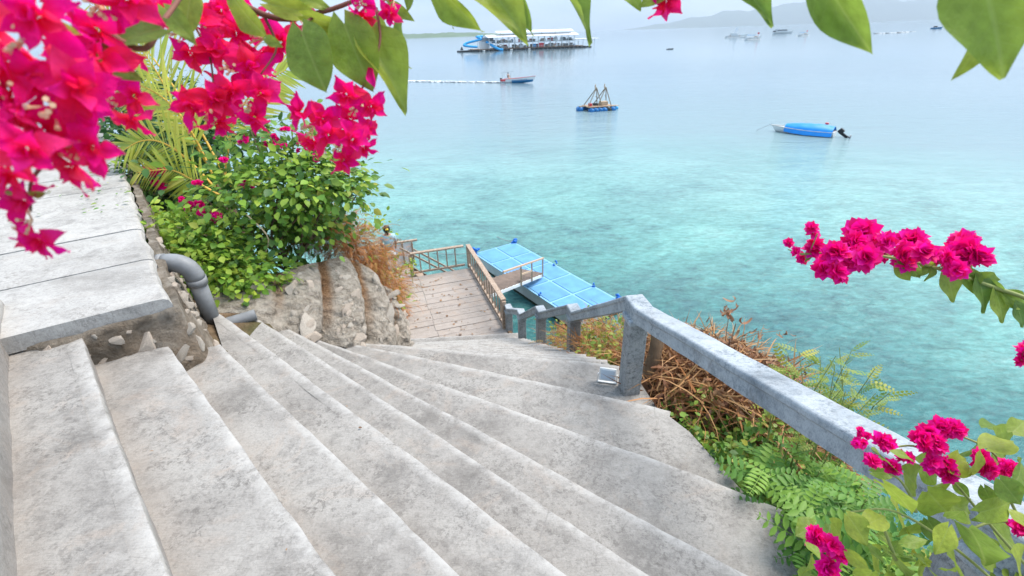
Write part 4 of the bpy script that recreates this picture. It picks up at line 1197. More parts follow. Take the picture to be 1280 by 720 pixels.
pr = .062
A, Bp, Cp = Vector((-2.84, 3.36, -1.49)), Vector((-2.45, 3.36, -1.45)), Vector((-2.50, 3.44, -2.06))
part(MB().tube([A, A.lerp(Bp, .55)], pr, 18), 'inlet_pipe', 'pvc_grey', pipe, True)
el = []
for q in range(9):
    t = q / 8
    p0, p1, p2 = A.lerp(Bp, .5), Bp, Bp.lerp(Cp, .28)
    el.append(p0 * (1 - t) ** 2 + p1 * 2 * t * (1 - t) + p2 * t * t)
part(MB().tube(el, pr * 1.13, 18), 'elbow', 'pvc_grey', pipe, True)
part(MB().tube([Bp.lerp(Cp, .24), Cp], pr, 18), 'down_pipe', 'pvc_grey', pipe, True)
part(MB().tube([A.lerp(Bp, .40), A.lerp(Bp, .53)], pr * 1.2, 18), 'collar', 'pvc_grey', pipe, True)
part(MB().tube([Bp.lerp(Cp, .26), Bp.lerp(Cp, .36)], pr * 1.18, 18), 'collar', 'pvc_grey', pipe, True)
m = MB().tube([(-2.62, 3.42, -2.13), (-2.25, 3.64, -2.11)], .05, 16, caps=False).tube([(-2.62, 3.42, -2.13), (-2.252, 3.638, -2.11)], .042, 16)
tag(m.build('pipe_stub', 'pvc_grey', smooth=True), 'short grey pipe stub lying at the head of a step', 'pipe')

# ------------------------------------------------------------------ concrete balustrade
bal = thing('concrete_balustrade', 'bluish grey concrete handrail on square posts along the outer side of the stairs', 'railing', loc=(1.03, 3.4, -2.89))
bpy.context.view_layer.update()
POSTS = [((1.95, -1.2), -.72, -2.4), ((1.43, .90), -1.27, -2.45), ((1.03, 3.40), -1.96, -2.89), ((.83, 5.54), -3.26, -4.12), ((.49, 7.19), -4.23, -5.1), ((.19, 8.86), -5.27, -6.2), ((-.10, 10.02), -5.80, -6.6)]
path = []
for i, (p, zt, zb) in enumerate(POSTS):
    p = Vector(p)
    q0 = Vector(POSTS[max(0, i - 1)][0])
    q1 = Vector(POSTS[min(len(POSTS) - 1, i + 1)][0])
    d0 = (p - q0).normalized() if i else (q1 - p).normalized()
    d1 = (q1 - p).normalized() if i < len(POSTS) - 1 else d0
    e = .11
    a = p - d0 * e
    b = p + d1 * e
    if i == 1:
        path.append((a, zt + .02)); path.append((b, zt - .02))
    else:
        path.append((a, zt)); path.append((b, zt - .006))
    # post
    rz = math.atan2((d0 + d1).y, (d0 + d1).x)
    w = .155
    m = MB()
    m.box((p.x, p.y, (zb - .25 + zt - .16) / 2), (w, w, zt - .16 - zb + .25), rz)
    po = part(m, 'post', 'post_concrete', bal, bevel=.012)
    m = MB().box((p.x, p.y, zt - .165), (w + .035, w + .035, .05), rz)
    part(m, 'post_cap', 'rail_concrete', bal, bevel=.012)
prof = [(-.070, -.145), (-.070, -.05), (-.082, -.045), (-.082, -.012), (-.070, 0), (.070, 0), (.082, -.012), (.082, -.045), (.070, -.05), (.070, -.145)]
secs = []
for i, (p, z) in enumerate(path):
    d0 = (p - path[i - 1][0]).normalized() if i else (path[1][0] - p).normalized()
    d1 = (path[i + 1][0] - p).normalized() if i < len(path) - 1 else d0
    t = (d0 + d1).normalized()
    s = Vector((t.y, -t.x))
    k = 1 / max(.5, t.dot(d0))
    secs.append([Vector((p.x + s.x * o * k, p.y + s.y * o * k, z + dz)) for o, dz in prof])
for i in range(len(secs) - 1):
    n = max(2, int((path[i + 1][0] - path[i][0]).length / .06))
    rows = []
    for q in range(n + 1):
        r_ = [a.lerp(b, q / n) for a, b in zip(secs[i], secs[i + 1])]
        row = []
        for v in r_:
            kx = .003 * vnoise(v, 4) + .002 * vnoise(v, 11)
            row.append((v.x + kx, v.y + kx, v.z + .005 * vnoise(v, 3, 2)))
        row.append(row[0])
        rows.append(row)
    m = MB().grid(rows)
    o = part(m, 'handrail', 'rail_concrete', bal, smooth=False)
    b = o.modifiers.new('bevel', 'BEVEL'); b.width = .005; b.segments = 1; b.limit_method = 'ANGLE'; b.angle_limit = math.radians(28)

# ------------------------------------------------------------------ floodlight at the post foot
fl = thing('floodlight', 'small white framed floodlight standing at the foot of a rail post', 'floodlight', loc=(.85, 3.50, -2.89))
fl.rotation_euler = (0, 0, math.radians(-16))
tilt = Matrix.Rotation(math.radians(-18), 3, 'X')
MB().box((0, 0, .105), (.15, .028, .12), mat=tilt).build('housing', 'white_paint', fl, bevel=.006)
MB().box((0, -.0165, .110), (.118, .006, .09), mat=tilt).build('lens', 'glass_grey', fl)
MB().beam((-.085, .01, .01), (-.085, .01, .10), .008, .02).beam((.085, .01, .01), (.085, .01, .10), .008, .02).beam((-.089, .01, .012), (.089, .01, .012), .03, .006).build('bracket', 'white_paint', fl)
MB().tube([(.08, .02, .09), (.11, .05, .03), (.16, .06, .02)], .004, 6).build('cable', 'black_plastic', fl)

# ------------------------------------------------------------------ timber deck
DZ = -6.5
D0 = Vector((-.20, 10.02))
e1 = Vector((-.293, .956)).normalized()      # away from the stairs
e2 = Vector((-.956, -.293)).normalized()     # towards the cliff


def dk(a, b, z=DZ):
    p = D0 + e1 * a + e2 * b
    return Vector((p.x, p.y, z))


deck = thing('timber_deck', 'weathered timber deck on stilts above the water at the stair foot', 'deck', loc=tuple(dk(2, 1.2, DZ)))
bpy.context.view_layer.update()
rng = random.Random(4)
a = -.45
while a < 3.75:
    w = rng.uniform(.24, .30)
    seam = 1.62 + rng.uniform(-.02, .02)
    for b0, b1 in ((-.02, seam - .004), (seam + .004, 5.0)):
        z = DZ + rng.uniform(-.006, .006)
        g = .007
        c = [dk(a + g, b0, z), dk(a + w - g, b0, z), dk(a + w - g, b1, z), dk(a + g, b1, z)]
        m = MB()
        m.add([*c, *[p - Vector((0, 0, .04)) for p in c]], [(0, 1, 2, 3), (7, 6, 5, 4), (0, 4, 5, 1), (1, 5, 6, 2), (2, 6, 7, 3), (3, 7, 4, 0)])
        part(m, 'plank', 'deck_wood', deck)
    a += w
DL = a
for k in range(4):     # strip of planks reaching the white screen
    m = MB()
    z = DZ
    c = [dk(a + .006, 1.82, z), dk(a + .24, 1.82, z), dk(a + .24, 5.0, z), dk(a + .006, 5.0, z)]
    m.add([*c, *[p - Vector((0, 0, .04)) for p in c]], [(0, 1, 2, 3), (7, 6, 5, 4), (0, 4, 5, 1), (1, 5, 6, 2), (2, 6, 7, 3), (3, 7, 4, 0)])
    part(m, 'plank', 'deck_wood', deck)
    a += .25
for b in (.0, 1.2, 2.4, 3.6, 4.8):
    part(MB().beam(dk(-.4, b, DZ - .13), dk(3.7, b, DZ - .13), .08, .16), 'joist', 'dark_wood', deck)
part(MB().beam(dk(-.45, -.075, DZ - .06), dk(DL, -.075, DZ - .06), .09, .2), 'edge_beam', 'dark_wood', deck, bevel=.008)
for aa in (.1, 1.8, 3.5):
    for b in (.05, 2.3, 4.6):
        part(MB().tube([dk(aa, b, DZ - .22), dk(aa, b, SEA - 1.5)], .09, 10), 'stilt', 'dark_wood', deck, True)
# scattered fallen leaves on the deck
n = 90
aa, bb = NP.uniform(-.2, 3.5, n), np.concatenate([NP.normal(1.1, .45, 60), NP.uniform(.1, 2.6, 30)])
P = [tuple(dk(x, y, DZ + .018)) for x, y in zip(aa, bb)]
tag(scatter('fallen_leaves', 'oval', P, np.c_[NP.normal(size=(n, 2)), NP.normal(size=n) * .2], rdir(n, 2.5), NP.uniform(.04, .11, n), 'litter_leaf'), 'small brown fallen leaves scattered over the timber deck', 'leaves', kind='stuff')


def railing(name, label, a0, a1, z0, h, nb, posts=(True, True), group=None, hfun=None, base=None):
    a0, a1 = Vector(a0), Vector(a1)
    t = thing(name, label, 'railing', group, loc=(a0.x, a0.y, z0))
    bpy.context.view_layer.update()
    d = (a1 - a0)
    h0, h1 = h if isinstance(h, tuple) else (h, h)
    for q, s in enumerate(posts):
        if s:
            p = a1 if q else a0
            hh = h1 if q else h0
            part(MB().box((p.x, p.y, z0 + hh / 2 - .02), (.10, .10, hh - .02), math.atan2(d.y, d.x)), 'post', 'rail_wood', t, bevel=.008)
    part(MB().beam((a0.x, a0.y, z0 + h0), (a1.x, a1.y, z0 + h1), .13, .045), 'top_rail', 'rail_wood', t, bevel=.008)
    part(MB().beam((a0.x, a0.y, z0 + .10), (a1.x, a1.y, z0 + .10), .06, .06), 'bottom_rail', 'rail_wood', t, bevel=.006)
    for k in range(nb):
        p = a0.lerp(a1, (k + 1) / (nb + 1))
        hh = h0 + (h1 - h0) * (k + 1) / (nb + 1)
        part(MB().box((p.x, p.y, z0 + (.13 + hh - .022) / 2), (.034, .034, hh - .152), math.atan2(d.y, d.x)), 'baluster', 'rail_wood', t)
    return t


railing('wooden_railing', 'long weathered wooden railing with close balusters along the deck edge facing the blue pontoon', dk(.12, -.02).xy, dk(3.92, -.02).xy, DZ, (.80, .76), 13)
railing('wooden_railing', 'short weathered wooden railing across the seaward end of the deck', dk(3.93, .12).xy, dk(3.93, 1.76).xy, DZ, .74, 5, (False, True))
# stair to the sea behind the end railing
ss = thing('sea_ladder_stair', 'small wooden stair dropping to the sea behind the end railing of the deck', 'stairs', loc=tuple(dk(4.3, 1.6)))
bpy.context.view_layer.update()
for off in (.45, 1.05):
    part(MB().beam(dk(3.95 + off, 1.9, DZ - .1), dk(3.95 + off, -.1, DZ - 1.75), .05, .16), 'stringer', 'dark_wood', ss)
    part(MB().beam(dk(3.95 + off, 2.0, DZ + .78), dk(3.95 + off, -.05, DZ - .85), .05, .05), 'handrail', 'rail_wood', ss)
for k in range(7):
    f = (k + .5) / 7
    part(MB().box(dk(3.95 + .65, 1.9 - 2.0 * f, DZ - .06 - 1.65 * f), (.22, .58, .03), math.atan2(e2.y, e2.x)), 'tread', 'rail_wood', ss)
# white screen with bars
ws = thing('white_screen', 'white panel screen with thin brown bars at the cliff side of the deck', 'screen', loc=tuple(dk(4.75, 2.4)))
bpy.context.view_layer.update()
part(MB().beam(dk(4.72, 1.60, DZ + .42), dk(4.72, 3.0, DZ + .42), .03, .72), 'panel', 'roof_white', ws)
part(MB().beam(dk(4.72, 1.42, DZ + .84), dk(4.72, 3.1, DZ + .84), .09, .05), 'top_rail', 'rail_wood', ws)
for k in range(5):
    b = 1.60 + k * .30
    part(MB().beam(dk(4.67, b, DZ), dk(4.67, b, DZ + .82), .045, .045), 'bar', 'rail_wood', ws)

# gangway to the pontoon
ga = thing('gangway', 'short wooden gangway with one pale handrail leading onto the blue pontoon', 'gangway', loc=(-.1, 14.6, -7.2))
bpy.context.view_layer.update()
G0, G1 = Vector((-1.05, 12.6, -6.75)), Vector((.72, 15.98, -7.82))
gl = (G1 - G0)
gs = Vector((gl.y, -gl.x, 0)).normalized()
for k in range(15):
    f = (k + .5) / 15
    c = G0 + gl * f
    part(MB().beam(c - gs * .46, c + gs * .46, gl.length / 15 - .05, .035), 'plank', 'gangway_wood', ga)
for s in (-.46, .46):
    part(MB().beam(G0 + gs * s - Vector((0, 0, .07)), G1 + gs * s - Vector((0, 0, .07)), .05, .10), 'side_beam', 'white_paint', ga)
for f in (.52, .74, .985):
    p = G0 + gl * f + gs * .50
    part(MB().beam(p - Vector((0, 0, .1)), p + Vector((0, 0, .62)), .05, .05), 'post', 'light_wood', ga)
part(MB().beam(G0 + gl * .2 + gs * .5 + Vector((0, 0, .60)), G1 + gs * .5 + Vector((0, 0, .64)), .06, .05), 'handrail', 'light_wood', ga)
part(MB().beam(G0 + gl * .52 + gs * .5 + Vector((0, 0, .3)), G0 + gl * .74 + gs * .5 + Vector((0, 0, .3)), .04, .05), 'mid_rail', 'light_wood', ga)

# blue pontoon
pz = SEA + .5
q00, q01, q11 = Vector((-1.04, 18.1)), Vector((.17, 19.28)), Vector((3.45, 14.14))
pu = (q11 - q01)
PLn = pu.length
pu.normalize()
pv = Vector((-pu.y, pu.x)) * -1
if pv.dot(q00 - q01) < 0:
    pv = -pv
PW = 1.95
pon = thing('floating_pontoon', 'long light blue floating pontoon with white sides moored beside the deck', 'pontoon', loc=(1.2, 16.0, SEA))
bpy.context.view_layer.update()


def pp(a, b, z):
    p = q01 + pu * a + pv * b
    return Vector((p.x, p.y, z))


PLn += .25
c = [pp(0, 0, 0), pp(PLn, 0, 0), pp(PLn, PW, 0), pp(0, PW, 0)]
part(MB().poly([(p.x, p.y) for p in c], SEA - .25, pz - .03), 'float_body', 'dirty_white', pon, bevel=.03)
part(MB().poly([(p.x, p.y) for p in (pp(-.012, -.012, 0), pp(PLn + .012, -.012, 0), pp(PLn + .012, PW + .012, 0), pp(-.012, PW + .012, 0))], SEA - .3, SEA + .09), 'waterline_growth', 'algae', pon)
part(MB().poly([(p.x, p.y) for p in (pp(-.03, -.03, 0), pp(PLn + .03, -.03, 0), pp(PLn + .03, PW + .03, 0), pp(-.03, PW + .03, 0))], pz - .028, pz - .012), 'deck_sheet', 'pale_blue', pon)
nr = 5
for i in range(nr):
    for j in range(2):
        a0, a1 = PLn * i / nr + .05, PLn * (i + 1) / nr - .05
        b0, b1 = PW * j / 2 + .05, PW * (j + 1) / 2 - .05
        part(MB().poly([(p.x, p.y) for p in (pp(a0, b0, 0), pp(a1, b0, 0), pp(a1, b1, 0), pp(a0, b1, 0))], pz - .010, pz + .008), 'deck_panel', 'blue_deck', pon)
rng = random.Random(2)
for a_, b_ in ((0, 0), (0, PW), (PLn, 0), (PLn, PW), (PLn * .45, 0), (PLn * .8, 0), (PLn * .42, PW), (PLn * .72, PW)):
    m = MB()
    big = a_ in (0, PLn)
    for k in range(6 if big else 3):
        s = .11 if big else .06
        p = pp(a_, b_, pz + .05) + Vector((rng.uniform(-s, s), rng.uniform(-s, s), rng.uniform(-.04, .08)))
        qv = p + Vector((rng.uniform(-s, s), rng.uniform(-s, s), rng.uniform(-.08, .08)))
        m.tube([p, p.lerp(qv, .5) + Vector((0, 0, .05)), qv], .05 if big else .03, 6)
    part(m, 'mooring_knot', 'strap_blue', pon, True)
for a_, b_, ex, lab in ((0, 0, (-1.2, 3.0), 'thin rope from the seaward outer pontoon corner into open water'), (0, PW, (-3.0, 2.0), 'thin rope from the pontoon corner beside the deck railing into the water'), (PLn, 0, (2.2, -1.0), 'thin rope from the pontoon corner beside the stair rail into the water')):
    p = pp(a_, b_, pz)
    tag(MB().tube([p, p + Vector((ex[0] * .4, ex[1] * .4, -.35)), p + Vector((ex[0], ex[1], -.7))], .015, 5).build('mooring_rope', 'grey_metal'),
        lab, 'rope', 'pontoon mooring ropes')

# ================================================================== BOATS
def hull_rows(L, W, H, draft, n=14, sheer=.35, flare=.75):
    """rows of a boat hull, stern at x=0, bow at x=L"""
    rows = []
    for i in range(n + 1):
        t = i / n
        w = W / 2 * (1 - max(0, (t - .35) / .65) ** 2.2) * (.88 + .12 * min(1, t / .3))
        w = max(w, .01)
        top = H * (1 + sheer * t ** 2.2)
        kl = -draft * (1 - t ** 3)
        x = L * t
        xt = x + .10 * L * t ** 3
        row = [(xt, -w, top), (x + .05 * L * t ** 3, -w * (flare + .1), top * .45), (x, -w * flare * .75, kl * .4), (x, 0, kl), (x, w * flare * .75, kl * .4), (x + .05 * L * t ** 3, w * (flare + .1), top * .45), (xt, w, top)]
        rows.append(row)
    return rows


def hull_mesh(L, W, H, draft, **k):
    rows = hull_rows(L, W, H, draft, **k)
    m = MB().grid(rows)
    m.add(rows[0], [(0, 1, 2, 3, 4, 5, 6)])
    deckr = [[(r[0][0], r[0][1] * .94, r[0][2] - .06), (r[6][0], r[6][1] * .94, r[6][2] - .06)] for r in rows]
    m.grid(deckr)
    return m, rows


def gunwale(rows, rad):
    m = MB()
    m.tube([r[0] for r in rows], rad, 6)
    m.tube([r[6] for r in rows], rad, 6)
    return m


# moored boat under a blue tarp
b = thing('tarp_covered_boat', 'small white motorboat under a bright blue tarpaulin riding at its mooring', 'boat', loc=(27.6, 41.35, SEA))
b.scale = (.94, .94, .94)
b.rotation_euler = (0, 0, math.atan2(44.4 - 41.1, 24.3 - 27.9))
m, rows = hull_mesh(4.9, 1.75, .42, .2)
m.build('hull', 'hull_white', b, True)
gunwale(rows, .035).build('gunwale', 'dirty_white', b)
tr = []
for i in range(13):
    t = .02 + .80 * i / 12
    k = min(13, t * 14)
    a0 = int(k)
    ra, rbb = rows[a0], rows[min(14, a0 + 1)]
    w = abs(ra[0][1]) * (1 - (k - a0)) + abs(rbb[0][1]) * (k - a0) + .13
    zt = ra[0][2]
    crown = .44 * math.sin(math.pi * min(1, .25 + t * .75)) + .10
    x = 5.0 * t
    row = []
    for j in range(13):
        s = -1 + 2 * j / 12
        z = zt + crown * (1 - abs(s) ** 1.7) - (.36 if abs(s) == 1 else .0) + .07 * vnoise((x, s * 2, 0), 2.6)
        row.append((x, s * w * (1.02 if abs(s) == 1 else 1), z))
    tr.append(row)
MB().grid(tr).build('tarpaulin', 'tarp_blue', b, True)
om = MB().box((-.42, 0, .52), (.42, .34, .42), mat=Matrix.Rotation(-.7, 3, 'Y')).build('outboard_motor', 'black_plastic', b, bevel=.05)
MB().beam((-.3, 0, .45), (-1.0, 0, .02), .14, .22).beam((-.95, 0, .16), (-1.25, 0, -.02), .30, .05).build('drive_leg', 'black_plastic', om)
MB().tube([(-1.18, 0, .12), (-1.26, 0, .12)], .16, 10).build('propeller', 'grey_metal', om)
MB().box((.9, -.5, .98), (.28, .2, .16)).build('fender', 'red_paint', b, bevel=.04)
MB().tube([(5.3, 0, .7), (5.9, .15, .35), (6.6, .3, -.05)], .02, 5).build('bow_line', 'grey_metal', b)


def sitting_person(parent, loc, shirt='cloth_dark', sc=1.0, label=None):
    x, y, z = loc
    V = [(0, 0, .0), (0.02, 0, .25), (0.03, 0, .5), (.03, 0, .62), (.05, 0, .76), (.05, .19, .5), (.16, .24, .26), (.36, .16, .28), (.05, -.19, .5), (.16, -.24, .26), (.36, -.16, .28), (.35, .12, .02), (.42, .12, -.38), (.35, -.12, .02), (.42, -.12, -.38)]
    E = [(0, 1), (1, 2), (2, 3), (3, 4), (2, 5), (5, 6), (6, 7), (2, 8), (8, 9), (9, 10), (0, 11), (11, 12), (0, 13), (13, 14)]
    Rr = [.15, .14, .15, .06, .10, .06, .05, .04, .06, .05, .04, .09, .06, .09, .06]
    o = skin('person', [(a, c, d) for a, c, d in V], E, Rr, 'skin', None)
    o.location = loc
    o.parent = parent
    sv = [V[0], V[1], V[2], (.03, .17, .5), (.03, -.17, .5)]
    skin('shirt', sv, [(0, 1), (1, 2), (2, 3), (2, 4)], [.165, .16, .165, .08, .08], shirt, o)
    MB().tube([(.03, 0, .74), (.03, 0, .84), (.03, 0, .9)], [.11, .105, .04], 8).build('hair', 'hair', o, True)
    return o


# speedboat under way
sbx, sby = -.6, 102.0
sb = thing('speedboat', 'narrow white and blue speedboat running across open water with a foaming wake', 'boat', loc=(sbx, sby, SEA))
sb.rotation_euler = (0, math.radians(-2.5), math.atan2(-3.2, 6.0))
m, rows = hull_mesh(6.6, 1.35, .62, .25, sheer=.55)
m.build('hull', 'hull_white', sb, True)
m2 = MB()
lowr = []
for r in rows[5:]:
    lowr.append([(r[1][0], r[1][1] * 1.04 - .015, r[1][2] * 1.35), (r[2][0], r[2][1] * 1.06 - .02, r[2][2]), (r[3][0], 0, r[3][2] - .03)])
m2.grid(lowr)
m2.grid([[(a, -c, d) for a, c, d in reversed(r)] for r in lowr])
m2.build('bottom_paint', 'hull_blue', sb, True)
gunwale(rows, .03).build('gunwale', 'red_paint', sb)
MB().box((.55, -.60, .42), (1.0, .12, .28)).box((.55, .60, .42), (1.0, .12, .28)).build('stern_panel', 'red_paint', sb)
MB().box((-.2, 0, .55), (.35, .32, .6)).build('outboard_motor', 'black_plastic', sb, bevel=.05)
MB().beam((.4, -.4, .6), (.4, -.4, 1.75), .04, .04).beam((2.2, -.4, .6), (2.2, -.4, 1.85), .04, .04).beam((.2, -.4, 1.75), (2.9, -.4, 1.95), .05, .04).build('canopy_pole', 'grey_metal', sb)
bpy.context.view_layer.update()
per = sitting_person(None, (0, 0, 0))
per.location = sb.matrix_world @ Vector((1.35, 0, .78))
per.rotation_euler = (0, 0, sb.rotation_euler.z)
per.scale = (1.15, 1.15, 1.15)
tag(per, 'person in dark clothes sitting upright and steering the speedboat', 'person')
# wake
wk = []
dirb = Vector((math.cos(sb.rotation_euler.z), math.sin(sb.rotation_euler.z)))
nrmb = Vector((-dirb.y, dirb.x))
V_, F_ = [], []
rng = random.Random(9)
for k in range(2600):
    s = rng.random() * 30
    wd = .30 + .018 * s
    side = rng.choice((-1, 1)) if rng.random() > .35 else 0
    o_ = side * wd * rng.uniform(.5, 1) + rng.gauss(0, .18)
    p = Vector((sbx, sby)) + dirb * (1.2 - s) + nrmb * o_
    V_.append((p.x, p.y, SEA + .03 + .12 * math.exp(-s * .25) * rng.random()))
wake = scatter('wake', 'oval', V_, np.c_[np.tile([dirb.x, dirb.y], (2600, 1)) + NP.normal(size=(2600, 2)) * .3, NP.normal(size=2600) * .04], rdir(2600, 6.0), NP.uniform(.25, 1.0, 2600), 'foam', wid=1.3)
tag(wake, 'thin white line of foam trailing behind the speedboat', 'wake', kind='stuff')

# drum raft with A-frames
rf = thing('drum_raft', 'square raft on blue drums with dark A shaped timber frames', 'raft', loc=(11.3, 61.5, SEA))
rf.rotation_euler = (0, 0, .25)
for k in range(6):
    for s in (-1, 1):
        MB().tube([(-1.55 + k * .55, s * 1.15 - .42, .12), (-1.55 + k * .55, s * 1.15 + .42, .12)], .27, 10).build('drum', 'barrel_blue' if k != 4 else 'dark_float', rf, True)
for s in (-.75, 0, .75):
    MB().box((-.2, s, .46), (3.3, .68, .08)).build('board', 'deck_brown' if s else 'light_wood', rf)
MB().tube([(-2.5, -.3, .15), (-2.5, .55, .15)], .32, 10).build('drum', 'barrel_blue', rf, True)
MB().beam((-2.6, 0, .5), (-1.8, 0, .5), .5, .07).build('board', 'bamboo', rf)
MB().beam((1.4, -.2, .42), (2.4, -.2, .36), .4, .06).build('board', 'light_wood', rf)
MB().tube([(2.1, -.5, .1), (2.1, .3, .1)], .2, 10).build('drum', 'slide_blue', rf, True)
for x0 in (-.75, .45):
    ap = (x0 + .28, 0, 2.5)
    for f in ((x0 - 1.0, -.7, .5), (x0 + .75, -.7, .5), (x0 + .75, .7, .5), (x0 - 1.0, .7, .5)):
        MB().tube([f, ap], .05, 6).build('pole', 'bamboo', rf)
    MB().tube([(x0 + .1, 0, 2.4), (x0 + .1, 0, 2.85)], .07, 6).build('finial', 'light_wood', rf)
    MB().tube([(x0 + .15, -.35, 1.5), (x0 + .35, .35, 1.5)], .04, 6).build('crossbar', 'bamboo', rf)
MB().box((.5, 0, .72), (.9, .7, .4)).build('crate', 'light_wood', rf)
MB().box((-.5, .1, .62), (.5, .5, .26)).build('tarp_bundle', 'dark_float', rf)
MB().box((-1.3, -.2, .66), (.35, .4, .3)).build('crate', 'red_paint', rf)

# large floating restaurant with slides
fp = thing('floating_platform', 'long two storey floating platform with white roofs and blue water slides', 'pontoon', loc=(13.0, 310.0, SEA))
fp.rotation_euler = (0, 0, .22)
fp.scale = (1, 1, .8)
m = MB()
MB().box((0, 0, .55), (66, 16, 1.1)).build('hull_deck', 'dark_float', fp)
MB().box((-33, -1, .4), (14, 10, .8)).build('swim_deck', 'dark_float', fp)
MB().box((33.5, 0, .35), (9, 10, .7)).build('stern_deck', 'dark_float', fp)
MB().box((2, 0, 4.75), (52, 13, .35)).build('upper_deck', 'white_paint', fp)
MB().box((0, 0, 1.3), (64, 14, .3)).build('lower_deck', 'deck_brown', fp)
for k in range(15):
    x = -23 + k * 3.55
    for y in (-6.3, 6.3):
        MB().beam((x, y, 1.2), (x, y, 8.6), .28, .28).build('pillar', 'white_paint', fp)
r1 = MB()
r1.add([(-24, -8, 8.5), (29, -8, 8.5), (29, 0, 10.0), (-24, 0, 10.0), (29, 8, 8.5), (-24, 8, 8.5), (-24, -8, 8.2), (29, -8, 8.2), (29, 8, 8.2), (-24, 8, 8.2)], [(0, 1, 2, 3), (3, 2, 4, 5), (6, 7, 1, 0), (8, 9, 5, 4), (0, 3, 5, 9, 6), (1, 7, 8, 4, 2), (6, 9, 8, 7)])
r1.build('main_roof', 'roof_white', fp)
r2 = MB()
r2.add([(-18, -4.2, 11.0), (27, -4.2, 11.0), (27, 0, 12.2), (-18, 0, 12.2), (27, 4.2, 11.0), (-18, 4.2, 11.0), (-18, -4.2, 10.8), (27, -4.2, 10.8), (27, 4.2, 10.8), (-18, 4.2, 10.8)], [(0, 1, 2, 3), (3, 2, 4, 5), (6, 7, 1, 0), (8, 9, 5, 4), (0, 3, 5, 9, 6), (1, 7, 8, 4, 2), (6, 9, 8, 7)])
r2.build('ridge_roof', 'roof_white', fp)
for x in (-16, -8, 0, 8, 16, 25):
    MB().beam((x, -3.6, 9.2), (x, -3.6, 11), .2, .2).build('ridge_post', 'grey_metal', fp)
MB().box((34, 0, 5.5), (17, 10, .5)).build('side_roof', 'roof_white', fp, bevel=.2)
for x in (27.5, 33, 40):
    for y in (-4, 4):
        MB().beam((x, y, .7), (x, y, 5.3), .25, .25).build('pillar', 'white_paint', fp)
rng = random.Random(6)
cols = ['deck_brown', 'light_wood', 'dark_float', 'white_paint', 'grey_metal', 'red_paint', 'dirty_white', 'bamboo', 'hull_blue']
for lv, z0 in ((0, 1.45), (1, 4.95)):
    for k in range(44):
        x = rng.uniform(-21, 27) if lv else rng.uniform(-20, 31)
        w, h = rng.uniform(.6, 2.6), rng.uniform(.9, 2.2)
        y = rng.uniform(-6, 2)
        MB().box((x, y, z0 + h / 2), (w, .9, h)).build('stall' if w > 1.6 else 'furniture', rng.choice(cols), fp)
    for y in (-6.6,):
        MB().beam((-22, y, z0 + 1.0), (27, y, z0 + 1.0), .1, .12).beam((-22, y, z0 + .5), (27, y, z0 + .5), .06, .08).build('guard_rail', 'white_paint', fp)
MB().box((7, -5.8, 2.8), (2.6, .8, 2.6)).build('red_booth', 'red_paint', fp)
for k in range(26):
    x = -30 + k * 2.6
    MB().tube([(x, -8.3, .35), (x + 1.4, -8.3, .35)], .5, 8).build('fender', rng.choice(['dark_float', 'black_plastic', 'dark_float', 'dirty_white']), fp, True)
# slide tower and slides
MB().box((-25, 0, 3.6), (4.5, 5, 4.8)).build('slide_tower', 'white_paint', fp)
MB().box((-23, 1, 7.2), (6.5, 6, 2.6)).build('tower_room', 'grey_metal', fp)
for x, y in ((-28, -2.5), (-22.5, -2.5), (-28, 2.5), (-22.5, 2.5)):
    MB().beam((x, y, 1), (x, y, 10.2), .3, .3).build('tower_leg', 'white_paint', fp)
MB().tube(smoothpath([(-26, -3, 9.4), (-29.5, -4, 9.0), (-27, -5, 7.8), (-31, -4.5, 6.6), (-35, -4, 5.6), (-37, -5, 4.2), (-34, -7, 3.4), (-30, -7.5, 3.0)], 5), .75, 9).build('curly_slide', 'slide_blue', fp, True)
MB().tube(smoothpath([(-24, -3.5, 5.8), (-22.5, -5.5, 4.4), (-20, -7.5, 2.2), (-17.5, -9, .8), (-16, -9.6, .7)], 5), .85, 9).build('straight_slide', 'slide_blue', fp, True)
MB().beam((-19, -6.6, 5.2), (-13, -6.6, 1.6), .3, .35).build('stair', 'deck_brown', fp)
MB().box((-38, -2, 2.2), (1.6, 1.6, 2.0), taper=.3).build('swim_hut', 'dark_float', fp)


